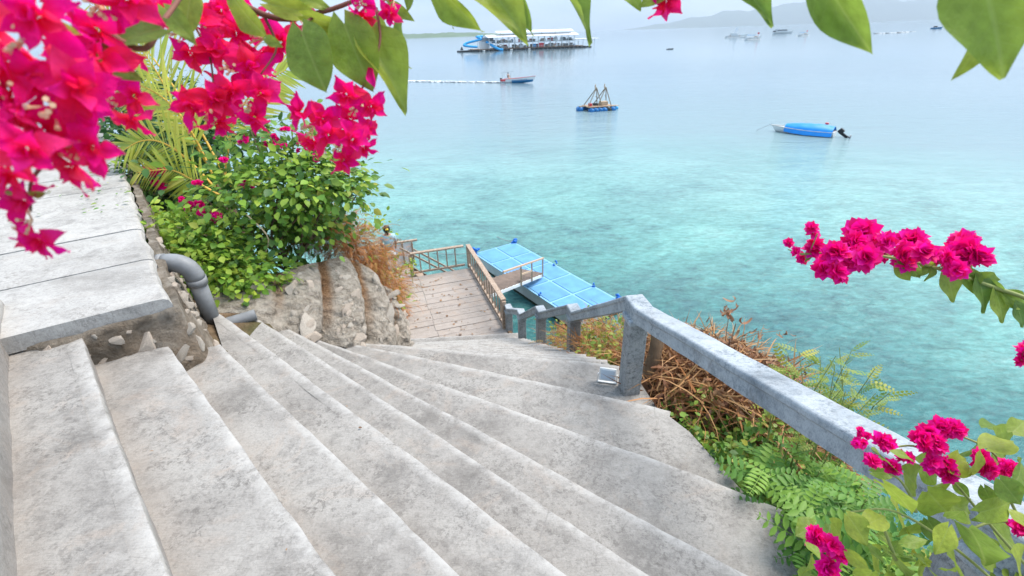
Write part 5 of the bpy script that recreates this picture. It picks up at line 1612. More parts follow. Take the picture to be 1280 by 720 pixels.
def far_boat(name, label, loc, rz, kind, sc=1.0):
    t = thing(name, label, 'boat', loc=(loc[0], loc[1], SEA))
    t.rotation_euler = (0, 0, rz)
    t.scale = (sc, sc, sc)
    if kind == 'outrigger':
        m, rows = hull_mesh(14, 1.8, 1.2, .4, sheer=.7)
        m.build('hull', 'hull_white', t, True)
        MB().box((5.5, 0, 2.2), (5, 1.9, 1.6)).build('cabin', 'white_paint', t, bevel=.15)
        for s in (-1, 1):
            MB().tube([(0, s * 4, .25), (7, s * 4.2, .15), (12.5, s * 4, .4)], .16, 6).build('outrigger_float', 'white_paint', t)
            for x in (3, 9):
                MB().tube([(x, 0, 1.4), (x, s * 2.2, 1.4), (x, s * 4, .3)], .1, 6).build('outrigger_arm', 'bamboo', t)
        MB().add([(5.2, 0, 3), (8.2, 0, 3.2), (7.6, 0, 6.2), (6.4, 0, 6.4), (5.2, .25, 3), (8.2, .25, 3.2), (7.6, .25, 6.2), (6.4, .25, 6.4)], [(0, 1, 2, 3), (7, 6, 5, 4), (0, 4, 5, 1), (1, 5, 6, 2), (2, 6, 7, 3), (3, 7, 4, 0)]).build('furled_sail', 'roof_white', t)
        MB().tube([(6.6, .1, 1), (7.0, .1, 7.2)], .09, 6).build('mast', 'white_paint', t)
    elif kind == 'awning':
        m, rows = hull_mesh(9, 1.6, 1.1, .4, sheer=1.0)
        m.build('hull', 'hull_white', t, True)
        MB().box((3.2, 0, 2.5), (4.2, 1.9, .14)).build('awning', 'slide_blue', t)
        for x in (1.4, 5.0):
            for s in (-.8, .8):
                MB().beam((x, s, .9), (x, s, 2.45), .09, .09).build('pole', 'white_paint', t)
        for s in (-1, 1):
            MB().tube([(0, s * 2.8, .2), (8, s * 2.8, .25)], .14, 6).build('outrigger_float', 'white_paint', t)
            for x in (2, 6.5):
                MB().tube([(x, 0, 1.0), (x, s * 1.6, 1.1), (x, s * 2.8, .25)], .08, 6).build('outrigger_arm', 'bamboo', t)
        MB().box((6.3, 0, 1.55), (1.4, 1.0, .7)).build('cargo', 'light_wood', t)
        MB().box((7.6, 0, 3.3), (1.1, .06, .8)).beam((7.6, 0, 1.2), (7.6, 0, 3.8), .08, .08).build('flag', 'red_paint', t)
    elif kind == 'ferry':
        m, rows = hull_mesh(18, 4, 1.5, .6, sheer=.4)
        m.build('hull', 'hull_white', t, True)
        MB().box((7.5, 0, 2.5), (11, 3.2, 1.9)).build('cabin', 'white_paint', t, bevel=.25)
        MB().box((7.5, 0, 2.7), (9.6, 3.26, .7)).build('window_band', 'black_plastic', t)
        MB().box((6.5, 0, 3.7), (12.5, 3.6, .25)).build('roof', 'roof_white', t)
        MB().box((.6, 0, 1.9), (1.3, 2.2, 1.0)).build('engine_box', 'black_plastic', t)
    elif kind == 'small':
        m, rows = hull_mesh(6, 1.4, .8, .3, sheer=.6)
        m.build('hull', 'hull_blue', t, True)
        MB().box((2.4, 0, 1.2), (2.0, 1.1, .8)).build('cabin', 'black_plastic', t, bevel=.1)
        gunwale(rows, .08).build('gunwale', 'white_paint', t)
    elif kind == 'canoe':
        m, rows = hull_mesh(8, 1.0, .6, .2, sheer=.8)
        m.build('hull', 'dark_float', t, True)
        MB().box((3, 0, .95), (.5, .5, .9)).build('helmsman_box', 'black_plastic', t, bevel=.1)
        MB().tube([(1, 2.2, .15), (7, 2.2, .2)], .1, 6).build('outrigger_float', 'bamboo', t)
    elif kind == 'float':
        for k in range(9):
            MB().tube([(k * 2.6, 0, .1), (k * 2.6 + 2.2, 0, .1)], .4, 8).build('float', 'hull_white' if k % 3 else 'grey_metal', t, True)
        MB().beam((-.4, .5, .35), (23, .5, .35), .25, .15).build('spine', 'bamboo', t)
    return t


far_boat('outrigger_boat', 'white outrigger boat with furled upright sail, farthest of a moored pair', (184, 447), -.15, 'outrigger', 1.15)
far_boat('outrigger_boat', 'white outrigger boat with blue awning and small red flag', (158, 352), .1, 'awning', 1.15)
far_boat('ferry_boat', 'low white passenger ferry with dark window band far out', (284, 568), .05, 'ferry', 1.1)
far_boat('outrigger_boat', 'small outrigger boat with blue awning half hidden behind a hanging leaf', (229, 418), .3, 'awning', 1.0)
far_boat('float_line', 'line of white floats with a spar lying low on the far water', (284, 412), -.1, 'float', 1.05)
far_boat('float_line', 'short dark spar with floats lying beyond the longer float line', (322, 440), -.1, 'float', .6)
far_boat('motor_launch', 'small dark blue launch with black cabin far out on the open sea', (434, 548), -.4, 'small', 1.5)
far_boat('motor_launch', 'small blue launch partly hidden behind the big round leaf', (470, 560), -.3, 'small', 1.6)
far_boat('outrigger_canoe', 'tiny dark canoe with one float alone on the open sea', (73, 240), .2, 'canoe', .4)

# haze over sea and hills
hz = MB().box((0, 7000, 400 + SEA - 1), (31000, 15600 + 700, 800))
ho = tag(hz.build('haze', 'foam'), kind='stuff')
ho['label'] = 'thin pale sea haze filling the air'
ho['category'] = 'haze'
hm = bpy.data.materials.new('haze_air')
hm.use_nodes = True
hm.node_tree.nodes.clear()
ho_out = hm.node_tree.nodes.new("ShaderNodeOutputMaterial")
hv = hm.node_tree.nodes.new("ShaderNodeVolumePrincipled")
hv.inputs["Color"].default_value = (.74, .87, 1.0, 1)
hv.inputs["Density"].default_value = 0.00011
hm.node_tree.links.new(hv.outputs[0], ho_out.inputs["Volume"])
ho.data.materials.clear()
ho.data.materials.append(hm)

# ================================================================== PLANTS
def part0(o, parent):
    o.parent = parent
    o.matrix_parent_inverse = parent.matrix_world.inverted()
    return o


def plant(name, label, cat, loc, group=None):
    t = thing(name, label, cat, group, loc=loc)
    bpy.context.view_layer.update()
    return t


def stems(parent, base, tips, r0, mat, rng, name='branch'):
    for tp in tips:
        b, e = Vector(base), Vector(tp)
        m1 = b.lerp(e, .35) + Vector((rng.uniform(-.12, .12), rng.uniform(-.12, .12), rng.uniform(0, .15)))
        m2 = b.lerp(e, .7) + Vector((rng.uniform(-.1, .1), rng.uniform(-.1, .1), rng.uniform(0, .1)))
        pts = smoothpath([b, m1, m2, e], 4)
        part(MB().tube(pts, [r0 * (1 - .75 * i / (len(pts) - 1)) for i in range(len(pts))], 6), name, mat, parent, True)


def fol(parent, name, kind, blobs, per, size, mat, droop=.35, clumps=26, spread=.16, wid=1.0):
    P, Y_, Z_ = clump_leaves(blobs, per, droop, clumps, spread)
    s = NP.uniform(size[0], size[1], len(P))
    o = part0(scatter(name, kind, P, Y_, Z_, s, mat, None, wid), parent)
    o['kind'] = 'stuff'
    return o


# --- main bougainvillea shrub on the cliff edge
rng = random.Random(31)
t = plant('bougainvillea_shrub', 'tall leafy green bougainvillea shrub with small pink blooms above the ribbed wall', 'shrub', (-2.7, 4.9, -2.2))
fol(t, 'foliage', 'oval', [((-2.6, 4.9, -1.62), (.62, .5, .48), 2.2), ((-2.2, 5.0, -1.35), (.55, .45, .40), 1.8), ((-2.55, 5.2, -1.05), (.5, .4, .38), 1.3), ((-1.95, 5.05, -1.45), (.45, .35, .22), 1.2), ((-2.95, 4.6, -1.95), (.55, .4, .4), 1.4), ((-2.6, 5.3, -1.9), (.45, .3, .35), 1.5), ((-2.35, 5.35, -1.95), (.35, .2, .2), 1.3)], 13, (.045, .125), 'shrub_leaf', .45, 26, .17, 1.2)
fol(t, 'sunlit_foliage', 'oval', [((-2.3, 4.75, -1.40), (.55, .4, .45), 1.0), ((-2.6, 4.7, -1.5), (.5, .4, .45), 1.3), ((-2.0, 4.9, -1.3), (.45, .3, .3), .9)], 9, (.045, .11), 'lime_leaf', .45, 22, .17, 1.15)  # sunlight put into the leaf colour: a paler lime copy of the foliage
base = (-2.55, 5.0, -2.35)
stems(t, base, [(-2.1, 5.0, -1.3), (-1.6, 5.0, -1.45), (-2.6, 5.1, -.8), (-3.1, 4.8, -1.4), (-2.4, 4.8, -1.2), (-2.8, 4.6, -1.9), (-2.2, 4.8, -1.6), (-1.75, 5.2, -1.3)], .02, 'bark', rng)
P, Y_, Z_ = [], [], []
for tp in [(-1.45, 4.95, -1.42), (-1.50, 4.85, -1.52), (-1.6, 5.1, -1.25), (-1.75, 5.2, -1.05), (-2.2, 5.2, -.72), (-2.5, 5.15, -.62), (-1.9, 5.1, -.9)]:
    b = Vector((-2.25, 5.0, -1.4))
    tp = Vector(tp)
    for k in range(34):
        f = .25 + .75 * k / 33
        p = b.lerp(tp, f) + Vector((rng.gauss(0, .03), rng.gauss(0, .03), rng.gauss(0, .03) + .06 * math.sin(f * 3.1)))
        P.append(tuple(p))
        d = (tp - b).normalized() * .5 + Vector((rng.uniform(-1, 1), rng.uniform(-1, 1), rng.uniform(-.9, .2)))
        Y_.append(tuple(d))
        Z_.append((rng.uniform(-.4, .4), -.4 + rng.uniform(-.4, .4), 1))
    part(MB().tube([b, b.lerp(tp, .6) + Vector((0, 0, .06)), tp], [.008, .006, .003], 5), 'branch', 'bark', t)
o = part0(scatter('spray_leaves', 'oval', P, Y_, Z_, NP.uniform(.05, .095, len(P)), 'shrub_leaf', None, 1.3), t)
o['kind'] = 'stuff'
for c, r_ in [((-3.0, 4.55, -1.48), .05), ((-2.9, 4.5, -1.50), .045), ((-2.84, 4.48, -1.5), .05), ((-3.12, 4.62, -1.42), .045), ((-3.05, 4.6, -1.38), .035), ((-3.0, 4.6, -1.2), .03), ((-2.72, 4.7, -1.0), .035), ((-2.42, 5.05, -.9), .035), ((-2.35, 5.0, -.86), .03), ((-2.1, 5.0, -.98), .03), ((-1.95, 5.0, -1.06), .03), ((-2.6, 4.9, -.85), .035), ((-2.25, 4.9, -.92), .028), ((-2.0, 4.95, -.85), .028), ((-3.3, 4.75, -1.40), .035), ((-2.6, 4.75, -1.25), .03), ((-2.2, 5.05, -.80), .03)]:
    for k in range(3):
        o = blossom(t, Vector(c) + Vector((rng.uniform(-.05, .05), rng.uniform(-.05, .02), rng.uniform(-.03, .03))), r_, rng)
for pts in ([(-2.6, 4.45, -2.0), (-2.95, 4.4, -1.65), (-3.2, 4.4, -1.55)], [(-2.55, 4.4, -2.0), (-2.35, 4.38, -1.7), (-2.5, 4.4, -1.45)]):
    part(MB().tube(smoothpath(pts, 5), .007, 5), 'bare_twig', 'pale_twig', t)

# --- low bush tumbling between walkway and wall
rng = random.Random(32)
t = plant('leafy_bush', 'low bright green bush tumbling down between the walkway edge and drain pipe', 'bush', (-3.0, 4.2, -2.2))
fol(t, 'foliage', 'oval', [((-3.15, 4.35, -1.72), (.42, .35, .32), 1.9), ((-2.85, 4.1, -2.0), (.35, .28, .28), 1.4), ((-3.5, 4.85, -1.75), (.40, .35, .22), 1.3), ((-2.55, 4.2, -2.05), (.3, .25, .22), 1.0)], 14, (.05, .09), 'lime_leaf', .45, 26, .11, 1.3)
fol(t, 'shaded_foliage', 'oval', [((-3.05, 4.4, -1.85), (.5, .35, .3), 1.6), ((-2.7, 4.25, -2.05), (.4, .3, .25), 1.2)], 14, (.05, .09), 'shrub_leaf', .45, 26, .11, 1.3)  # shade put into the leaf colour: a darker copy of the foliage
stems(t, (-3.0, 4.4, -2.3), [(-3.2, 4.3, -1.6), (-2.8, 4.05, -1.9), (-3.6, 4.8, -1.5), (-2.6, 4.2, -1.95)], .014, 'bark', rng)

# --- dark hedge farther along the walkway
rng = random.Random(33)
t = plant('dark_hedge', 'dark green hedge with a few pink blooms along the far walkway edge', 'hedge', (-4.6, 6.6, -1.9))
fol(t, 'foliage', 'oval', [((-4.35, 6.2, -1.55), (.5, .5, .4), 2.0), ((-5.1, 7.3, -1.35), (.6, .6, .5), 2.2), ((-3.9, 6.3, -1.8), (.5, .4, .3), 1.5), ((-6.0, 8.5, -1.2), (.8, .8, .6), 2.4), ((-4.4, 7.4, -1.5), (.7, .6, .5), 1.8), ((-7.2, 10.2, -1.2), (1.1, 1.0, .8), 2.6)], 16, (.07, .13), 'dark_leaf', .4, 30, .17, 1.2)
fol(t, 'young_foliage', 'oval', [((-4.3, 5.9, -1.6), (.40, .3, .2), .6), ((-3.8, 5.5, -1.85), (.4, .3, .15), .7)], 12, (.05, .09), 'shrub_leaf', .4, 26, .14, 1.2)
stems(t, (-4.6, 6.7, -2.1), [(-4.3, 6.2, -1.4), (-5.1, 7.3, -1.1), (-4.0, 6.0, -1.6), (-5.6, 8.0, -1.1)], .02, 'bark', rng)
for c in [(-4.25, 5.72, -1.32), (-4.15, 5.70, -1.34), (-4.2, 5.70, -1.43), (-4.1, 5.62, -1.48), (-4.08, 5.68, -1.33)]:
    for k in range(2):
        o = blossom(t, Vector(c) + Vector((rng.uniform(-.03, .03), 0, rng.uniform(-.03, .03))), .055, rng)

# --- coconut palm: fronds with separate leaflets
rng = random.Random(34)
palm = plant('young_palm', 'young yellow green palm with orange leaf stalks growing behind the shrub', 'palm', (-3.5, 5.9, -2.3))
leaflet = bpy.data.meshes.new('leaflet')
lv, lf = [], []
for i in range(6):
    tt = i / 5
    w = .5 * math.sin(math.pi * (.12 + .86 * tt)) + .02
    lv += [(-w, tt, -.10 * tt * tt + w * .012), (0, tt, -.10 * tt * tt), (w, tt, -.10 * tt * tt + w * .012)]
for i in range(5):
    for j in range(2):
        a_ = i * 3 + j
        lf.append((a_, a_ + 1, a_ + 4, a_ + 3))
leaflet.from_pydata(lv, [], lf)
leaflet.materials.append(M['palm_leaf'])
part(MB().tube([(-3.5, 5.9, -2.6), (-3.55, 5.92, -2.0), (-3.6, 5.95, -1.55)], [.10, .08, .06], 8), 'trunk', 'bark', palm, True)


def frond(pts, ll, n, droop=.5, w=.036, spread=1.0, nrm=(-.45, -.8, .4)):
    P = smoothpath(pts, 8)
    fr = part(MB().tube(P, [.018 * (1 - .8 * i / (len(P) - 1)) for i in range(len(P))], 6), 'frond', 'palm_rachis', palm, True)
    for k in range(n):
        f = .22 + .77 * (k // 2) / (n / 2 - 1)
        i = min(len(P) - 2, int(f * (len(P) - 1)))
        p = P[i].lerp(P[i + 1], f * (len(P) - 1) - i)
        d = (P[i + 1] - P[i]).normalized()
        s = d.cross(Vector(nrm)).normalized()
        side = 1 if k % 2 else -1
        L = ll * (math.sin(math.pi * (.18 + .72 * f)) * .85 + .15) * rng.uniform(.85, 1.1)
        q = p + (d * (.55 + .5 * f) + s * side * spread + Vector((rng.uniform(-.12, .12), rng.uniform(-.25, .25), .05 - droop * rng.uniform(.5, 1.1)))).normalized() * L
        m, LL = frame(p, q, rng.uniform(-.5, .5), Vector(nrm))
        o = bpy.data.objects.new('leaflet', leaflet)
        COL.objects.link(o)
        o.parent = fr
        o.matrix_basis = m @ Matrix.Diagonal((w, LL, LL, 1))
    return fr


frond([(-3.57, 5.8, -1.58), (-3.83, 5.87, -1.24), (-4.08, 5.9, -1.03), (-4.33, 5.89, -1.0), (-4.58, 5.8, -1.12)], .50, 60, .25)
frond([(-3.43, 5.6, -1.60), (-3.70, 5.63, -1.42), (-3.93, 5.64, -1.29), (-4.3, 5.6, -1.3)], .42, 50, .2)
frond([(-3.78, 6.22, -1.6), (-4.07, 6.38, -.9), (-4.26, 6.5, -.30), (-4.5, 6.55, .2)], .60, 64, .35, .04)
frond([(-3.7, 6.22, -1.6), (-3.47, 6.39, -.94), (-3.11, 6.5, -.52), (-2.7, 6.54, -.32)], .6, 56, .35, .04)
frond([(-3.6, 5.9, -1.6), (-3.75, 6.0, -1.0), (-3.95, 6.05, -.6), (-4.3, 6.05, -.38), (-4.7, 5.95, -.42)], .55, 60, .3, .04)
frond([(-3.5, 6.0, -1.6), (-4.2, 6.7, -.6), (-4.9, 7.2, .2), (-5.5, 7.5, .5)], .8, 56, .5, .045)

# --- rusty dry ferns over the ribbed wall
rng = random.Random(35)
t = plant('dry_fern_clump', 'rusty orange dry fern clump hanging over the ribbed stone wall', 'fern', (-2.1, 5.7, -2.5))
fol(t, 'dry_fronds', 'fern', [((-2.2, 5.7, -2.15), (.26, .25, .18), 1.9), ((-2.0, 5.65, -2.32), (.24, .25, .18), 1.9), ((-1.78, 5.6, -2.55), (.16, .22, .18), 1.7), ((-1.62, 5.5, -2.85), (.10, .18, .18), 1.3), ((-2.35, 5.6, -2.0), (.25, .2, .15), 1.2), ((-2.5, 5.45, -2.1), (.25, .15, .12), 1.4)], 13, (.10, .19), 'rust_fern', .6, 26, .11, .8)
fol(t, 'dry_stalks', 'blade', [((-2.05, 5.65, -2.3), (.3, .3, .2), 2.0), ((-1.70, 5.55, -2.7), (.14, .2, .2), 1.4)], 10, (.10, .22), 'dry_grass', .2, 24, .12, .4)
fol(t, 'green_sprigs', 'oval', [((-1.56, 5.42, -3.05), (.08, .1, .1), .8), ((-1.9, 5.9, -2.2), (.3, .25, .2), .5)], 10, (.035, .07), 'lime_leaf', .3, 22, .07, 1.1)
P = []
# --- sprigs of the plant by the white screen
t2 = plant('leafy_sprig', 'thin leafy sprigs rising beside the white screen', 'plant', (-3.3, 12.6, -6.4))
for bx, by, h in [(-3.75, 12.9, 1.0), (-3.45, 12.7, .95), (-3.2, 12.5, .8), (-2.95, 12.75, .85), (-4.0, 12.4, .9), (-3.85, 12.6, 1.2), (-3.6, 12.3, .9)]:
    z0 = -6.5
    pts = [Vector((bx, by, z0)), Vector((bx + rng.uniform(-.1, .1), by, z0 + h * .6)), Vector((bx + rng.uniform(-.25, .25), by - .1, z0 + h * 1.05))]
    part(MB().tube(pts, .009, 5), 'stem', 'green_twig', t2)
    n = 46
    f = NP.uniform(.25, 1.0, n)
    PP = np.array([tuple(pts[1].lerp(pts[2], (q - .5) * 2) if q > .5 else pts[0].lerp(pts[1], q * 2)) for q in f]) + NP.normal(size=(n, 3)) * .05
    o = part0(scatter('leaves', 'oval', PP, rdir(n, -.2), rdir(n, 1.2), NP.uniform(.06, .12, n), 'lime_leaf', None, 1.2), t2)
    o['kind'] = 'stuff'
rng = random.Random(36)
t = plant('dry_fern_clump', 'dry orange undergrowth beside the cliff end of the timber deck', 'fern', (-3.4, 11.5, -6.5))
fol(t, 'dry_fronds', 'fern', [((-3.6, 11.6, -6.2), (.4, .6, .35), 2.0), ((-3.2, 10.9, -6.2), (.4, .5, .3), 2.0), ((-4.3, 12.2, -6.1), (.4, .5, .35), 1.6)], 12, (.14, .28), 'rust_fern', .5, 26, .17, .8)
fol(t, 'green_sprigs', 'oval', [((-3.7, 11.8, -6.0), (.5, .6, .4), 1.2), ((-3.0, 10.6, -6.1), (.3, .4, .25), 1.0)], 12, (.06, .11), 'lime_leaf', .3, 24, .12, 1.1)

# --- person standing at the cliff end of the deck, back to the stairs
V = [(0, 0, .92), (0, 0, 1.12), (0, 0, 1.36), (0, 0, 1.47), (0, .01, 1.60), (.0, .0, 1.68), (.19, 0, 1.36), (.24, .03, 1.10), (.22, .14, .88), (.22, .18, .80), (-.19, 0, 1.36), (-.24, .03, 1.10), (-.22, .14, .88), (-.22, .18, .80), (.10, 0, .86), (.11, .0, .48), (.11, -.02, .08), (.12, .14, .04), (-.10, 0, .86), (-.11, .0, .48), (-.11, -.02, .08), (-.12, .14, .04)]
Ed = [(0, 1), (1, 2), (2, 3), (3, 4), (4, 5), (2, 6), (6, 7), (7, 8), (8, 9), (2, 10), (10, 11), (11, 12), (12, 13), (0, 14), (14, 15), (15, 16), (16, 17), (0, 18), (18, 19), (19, 20), (20, 21)]
Rr = [(.15, .11), (.13, .10), (.15, .10), .055, .095, .085, .065, .045, .035, .03, .065, .045, .035, .03, .085, .06, .045, .035, .085, .06, .045, .035]
pm = skin('person', V, Ed, Rr, 'skin')
pm.location = (-3.68, 13.5, DZ + .01)
pm.scale = (.9, .9, .9)
pm.rotation_euler = (0, 0, .35)
tag(pm, 'person in a pale blue shirt with tied dark hair standing behind plants on the deck', 'person')
skin('shirt', [V[0], V[1], V[2], (0, 0, 1.42), (.19, 0, 1.36), (.235, .03, 1.13), (-.19, 0, 1.36), (-.235, .03, 1.13)], [(0, 1), (1, 2), (2, 3), (2, 4), (4, 5), (2, 6), (6, 7)], [(.17, .13), (.15, .12), (.17, .12), .09, .085, .065, .085, .065], 'cloth_blue', pm)
skin('trousers', [(0, 0, .95), (0, 0, .88), (.10, 0, .82), (.11, 0, .48), (.11, -.01, .12), (-.10, 0, .82), (-.11, 0, .48), (-.11, -.01, .12)], [(0, 1), (1, 2), (2, 3), (3, 4), (1, 5), (5, 6), (6, 7)], [(.165, .125), (.16, .12), .105, .08, .065, .105, .08, .065], 'cloth_light', pm)
hb = MB()
hb.tube([(0, -.02, 1.52), (0, -.03, 1.6), (0, -.02, 1.68), (0, 0, 1.735), (0, .0, 1.75)], [.085, .118, .115, .07, .01], 12)
hb.tube([(0, -.10, 1.64), (0, -.17, 1.58), (0, -.17, 1.46)], [.035, .04, .015], 8)
hair_o = hb.build('hair', 'hair', pm, True)
MB().tube([(0, -.115, 1.645), (0, -.15, 1.615)], [.052, .052], 10).build('hair_tie', 'hair_tie', hair_o, True)

# --- right-hand slope: dry grass and curled leaves
rng = random.Random(41)
t = plant('dry_undergrowth', 'tangle of dry brown stalks and curled leaves heaped behind the concrete rail', 'undergrowth', (1.7, 3.6, -3.4))
n = 6800
px = NP.uniform(1.0, 3.0, n)
py = NP.uniform(2.5, 5.0, n)
keep = (px > 1.22) & (px < 3.0 - .3 * np.abs(py - 3.3)) & (py > 3.15 - .35 * (px - 1.2))
px, py = px[keep], py[keep]
mound = .50 * np.exp(-((px - 1.8) / .8) ** 2 - ((py - 3.5) / .9) ** 2)
gz = np.maximum(ground(px, py), -3.9)
pz_ = gz + NP.uniform(0, 1, len(px)) * (mound + .15)
d = np.c_[NP.normal(size=len(px)) * 1.0 + .3, NP.normal(size=len(px)) * 1.0 - .2, NP.normal(size=len(px)) * .45 + .1]
o = part0(scatter('dry_stalks', 'blade', np.c_[px, py, pz_], d, rdir(len(px), 1.0), NP.uniform(.18, .55, len(px)), 'dry_grass', None, .55), t)
o['kind'] = 'stuff'
sel = NP.rand(len(px)) < .6
o = part0(scatter('curled_leaves', 'curl', np.c_[px, py, pz_ + .05][sel], d[sel] + np.array([0, 0, -.5]), rdir(int(sel.sum()), .6), NP.uniform(.12, .30, int(sel.sum())), 'dry_leaf', None, .8), t)
o['kind'] = 'stuff'
# trunk-like dead stump beside the post
part(MB().tube([(1.28, 3.62, -3.3), (1.30, 3.66, -2.9), (1.36, 3.74, -2.55), (1.40, 3.8, -2.35)], [.11, .09, .075, .05], 9), 'dead_stump', 'bark', t, True)
for _ in range(26):
    a_ = Vector((rng.uniform(1.3, 2.4), rng.uniform(3.0, 4.4), -3.1 + rng.uniform(-.2, .4)))
    b_ = a_ + Vector((rng.uniform(-.5, .7), rng.uniform(-.5, .5), rng.uniform(-.15, .3)))
    part(MB().tube([a_, a_.lerp(b_, .5) + Vector((0, 0, .05)), b_], [.006, .004, .002], 5), 'bare_twig', 'brown_twig', t)

# tall dead plants with bunches of hanging curled leaves
def dead_plant(base, top, bunches, label):
    t = plant('dead_plant', label, 'plant', base)
    base, top = Vector(base), Vector(top)
    part(MB().tube(smoothpath([base, base.lerp(top, .5) + Vector((.08, 0, .05)), top], 4), [.008] * 4 + [.006] * 4 + [.004], 6), 'stem', 'brown_twig', t)
    for c, nn, s in bunches:
        c = Vector(c)
        f = base.lerp(top, .75)
        part(MB().tube([f, f.lerp(c, .6) + Vector((0, 0, .04)), c], [.004, .003, .002], 5), 'twig', 'brown_twig', t)
        PP = np.array([tuple(c)] * nn) + NP.normal(size=(nn, 3)) * np.array([s * .45, s * .45, s * .18])
        dd_ = NP.normal(size=(nn, 3)) * .5 + np.array([.15, 0, -1.0])
        for k in range(nn):
            oo = scatter('curled_leaf', 'curl', PP[k:k + 1], dd_[k:k + 1], rdir(1), [s * NP.uniform(.8, 1.5)], 'dry_leaf', None, .75)
            part0(oo, t)


dead_plant((1.75, 3.6, -3.3), (2.05, 3.72, -2.42), [((1.97, 3.74, -2.28), 12, .14), ((1.69, 3.69, -2.40), 4, .12), ((2.27, 3.65, -2.46), 4, .12), ((2.44, 3.64, -2.46), 6, .09)], 'dead plant with curled brown leaf bunches rising against the water')
dead_plant((1.95, 3.4, -3.4), (2.3, 3.5, -2.72), [((2.12, 3.56, -2.60), 10, .13), ((2.28, 3.51, -2.68), 12, .14), ((2.45, 3.49, -2.75), 12, .14), ((2.6, 3.47, -2.83), 8, .11), ((1.95, 3.62, -2.5), 8, .11)], 'dead plant with a drooping row of dark brown leaves behind the rail')
dead_plant((1.45, 3.8, -3.3), (1.5, 3.85, -2.45), [((1.46, 3.83, -2.40), 8, .10), ((1.62, 3.75, -2.5), 9, .11), ((1.38, 4.0, -2.5), 6, .09), ((1.75, 3.75, -2.55), 9, .11)], 'short dead plant with rusty leaves poking up over the rail bend')

# dry and green growth seen between the rail posts
rng = random.Random(42)
t = plant('slope_undergrowth', 'mixed green and rusty undergrowth on the slope behind the rail posts', 'undergrowth', (1.4, 5.4, -4.4))
fol(t, 'dry_fronds', 'fern', [((1.35, 4.9, -3.75), (.45, .6, .25), 2.4), ((1.25, 5.9, -4.35), (.45, .6, .3), 2.2), ((1.0, 7.0, -5.1), (.4, .6, .3), 1.5)], 12, (.12, .26), 'rust_fern', .3, 26, .13, .8)
fol(t, 'green_leaves', 'oval', [((1.35, 4.9, -3.62), (.45, .55, .25), 2.0), ((1.25, 5.9, -4.2), (.45, .6, .3), 2.0), ((1.0, 7.0, -4.95), (.4, .6, .25), 1.4)], 13, (.04, .085), 'yellow_leaf', .2, 26, .11, 1.1)
fol(t, 'dry_stalks', 'blade', [((1.35, 5.2, -3.9), (.5, .9, .3), 2.5)], 12, (.15, .4), 'dry_grass', .0, 26, .13, .5)
stems(t, (1.3, 5.2, -4.4), [(1.2, 4.8, -3.6), (1.5, 5.2, -3.7), (1.2, 5.9, -4.2), (1.1, 6.8, -5.0)], .012, 'bark', rng)

# green ground cover along the stair edge
n = 5200
px = NP.uniform(1.25, 2.7, n)
py = NP.uniform(1.5, 3.3, n)
edge_x = np.interp(py, [1.5, 1.9, 2.25, 2.55, 2.9, 3.3], [1.62, 1.55, 1.42, 1.36, 1.28, 1.25])
k = (px > edge_x) & (py < 3.5 - .45 * (px - 1.3))
px, py = px[k], py[k]
gz = np.maximum(ground(px, py), -3.25 - .4 * (px - 1.3))
hgt = .42 + .12 * np.sin(px * 9) * np.cos(py * 8)
pz_ = gz + NP.uniform(.1, 1, len(px)) * hgt
o = scatter('ground_cover', 'oval', np.c_[px, py, pz_], rdir(len(px), -.1), rdir(len(px), 1.3), NP.uniform(.035, .075, len(px)), 'shrub_leaf', None, 1.35)
tag(o, 'low green ground cover creeping up to the concrete stair edge', 'ground cover', kind='stuff')
o2 = scatter('ground_cover', 'oval', (np.c_[px, py, pz_ + .03])[::3], rdir(len(px[::3]), .1), rdir(len(px[::3]), 1.5), NP.uniform(.03, .07, len(px[::3])), 'yellow_leaf', None, 1.3)
tag(o2, 'pale yellow green shoots mixed through the low ground cover', 'ground cover', kind='stuff')

# pinnate-leaved shrub below the rail: every compound leaf a part
rng = random.Random(43)
t = plant('pinnate_shrub', 'fresh green shrub with feathery compound leaves growing under the rail', 'shrub', (1.6, 1.9, -2.9))
pin = scatter('compound_leaf', 'pinnate', [(0, 0, 0)], [(0, 1, 0)], [(0, 0, 1)], [1], 'fern_leaf', None, 1.15, rnd=[0.0])
pin_me = pin.data
bpy.data.objects.remove(pin)
centres = [(1.55, 2.05, -2.45), (1.75, 1.95, -2.4), (1.55, 1.8, -2.45), (1.6, 1.7, -2.3), (1.85, 1.7, -2.25), (1.5, 1.5, -2.3), (1.7, 1.45, -2.1), (1.62, 1.2, -2.3), (1.9, 2.1, -2.5), (1.65, 2.25, -2.6), (1.6, 1.4, -2.25), (2.0, 1.9, -2.35)]
for c in centres:
    c = Vector(c)
    part(MB().tube([c - Vector((0, 0, .55)), c - Vector((.03, 0, .2)), c], [.007, .006, .004], 5), 'stem', 'green_twig', t)
    for k in range(13):
        az = k * 2.4 + rng.uniform(-.3, .3)
        el = rng.uniform(-.35, .55)
        d_ = Vector((math.cos(az) * math.cos(el), math.sin(az) * math.cos(el), math.sin(el)))
        L = rng.uniform(.20, .34)
        b_ = c + Vector((rng.uniform(-.06, .06), rng.uniform(-.06, .06), rng.uniform(-.22, .04)))
        m, LL = frame(b_, b_ + d_ * L, rng.uniform(-.5, .5), Vector((0, -.2, 1)))
        o = bpy.data.objects.new('compound_leaf', pin_me)
        COL.objects.link(o)
        o.parent = t
        o.matrix_parent_inverse = t.matrix_world.inverted()
        o.matrix_basis = m @ Matrix.Diagonal((LL, LL, LL, 1))
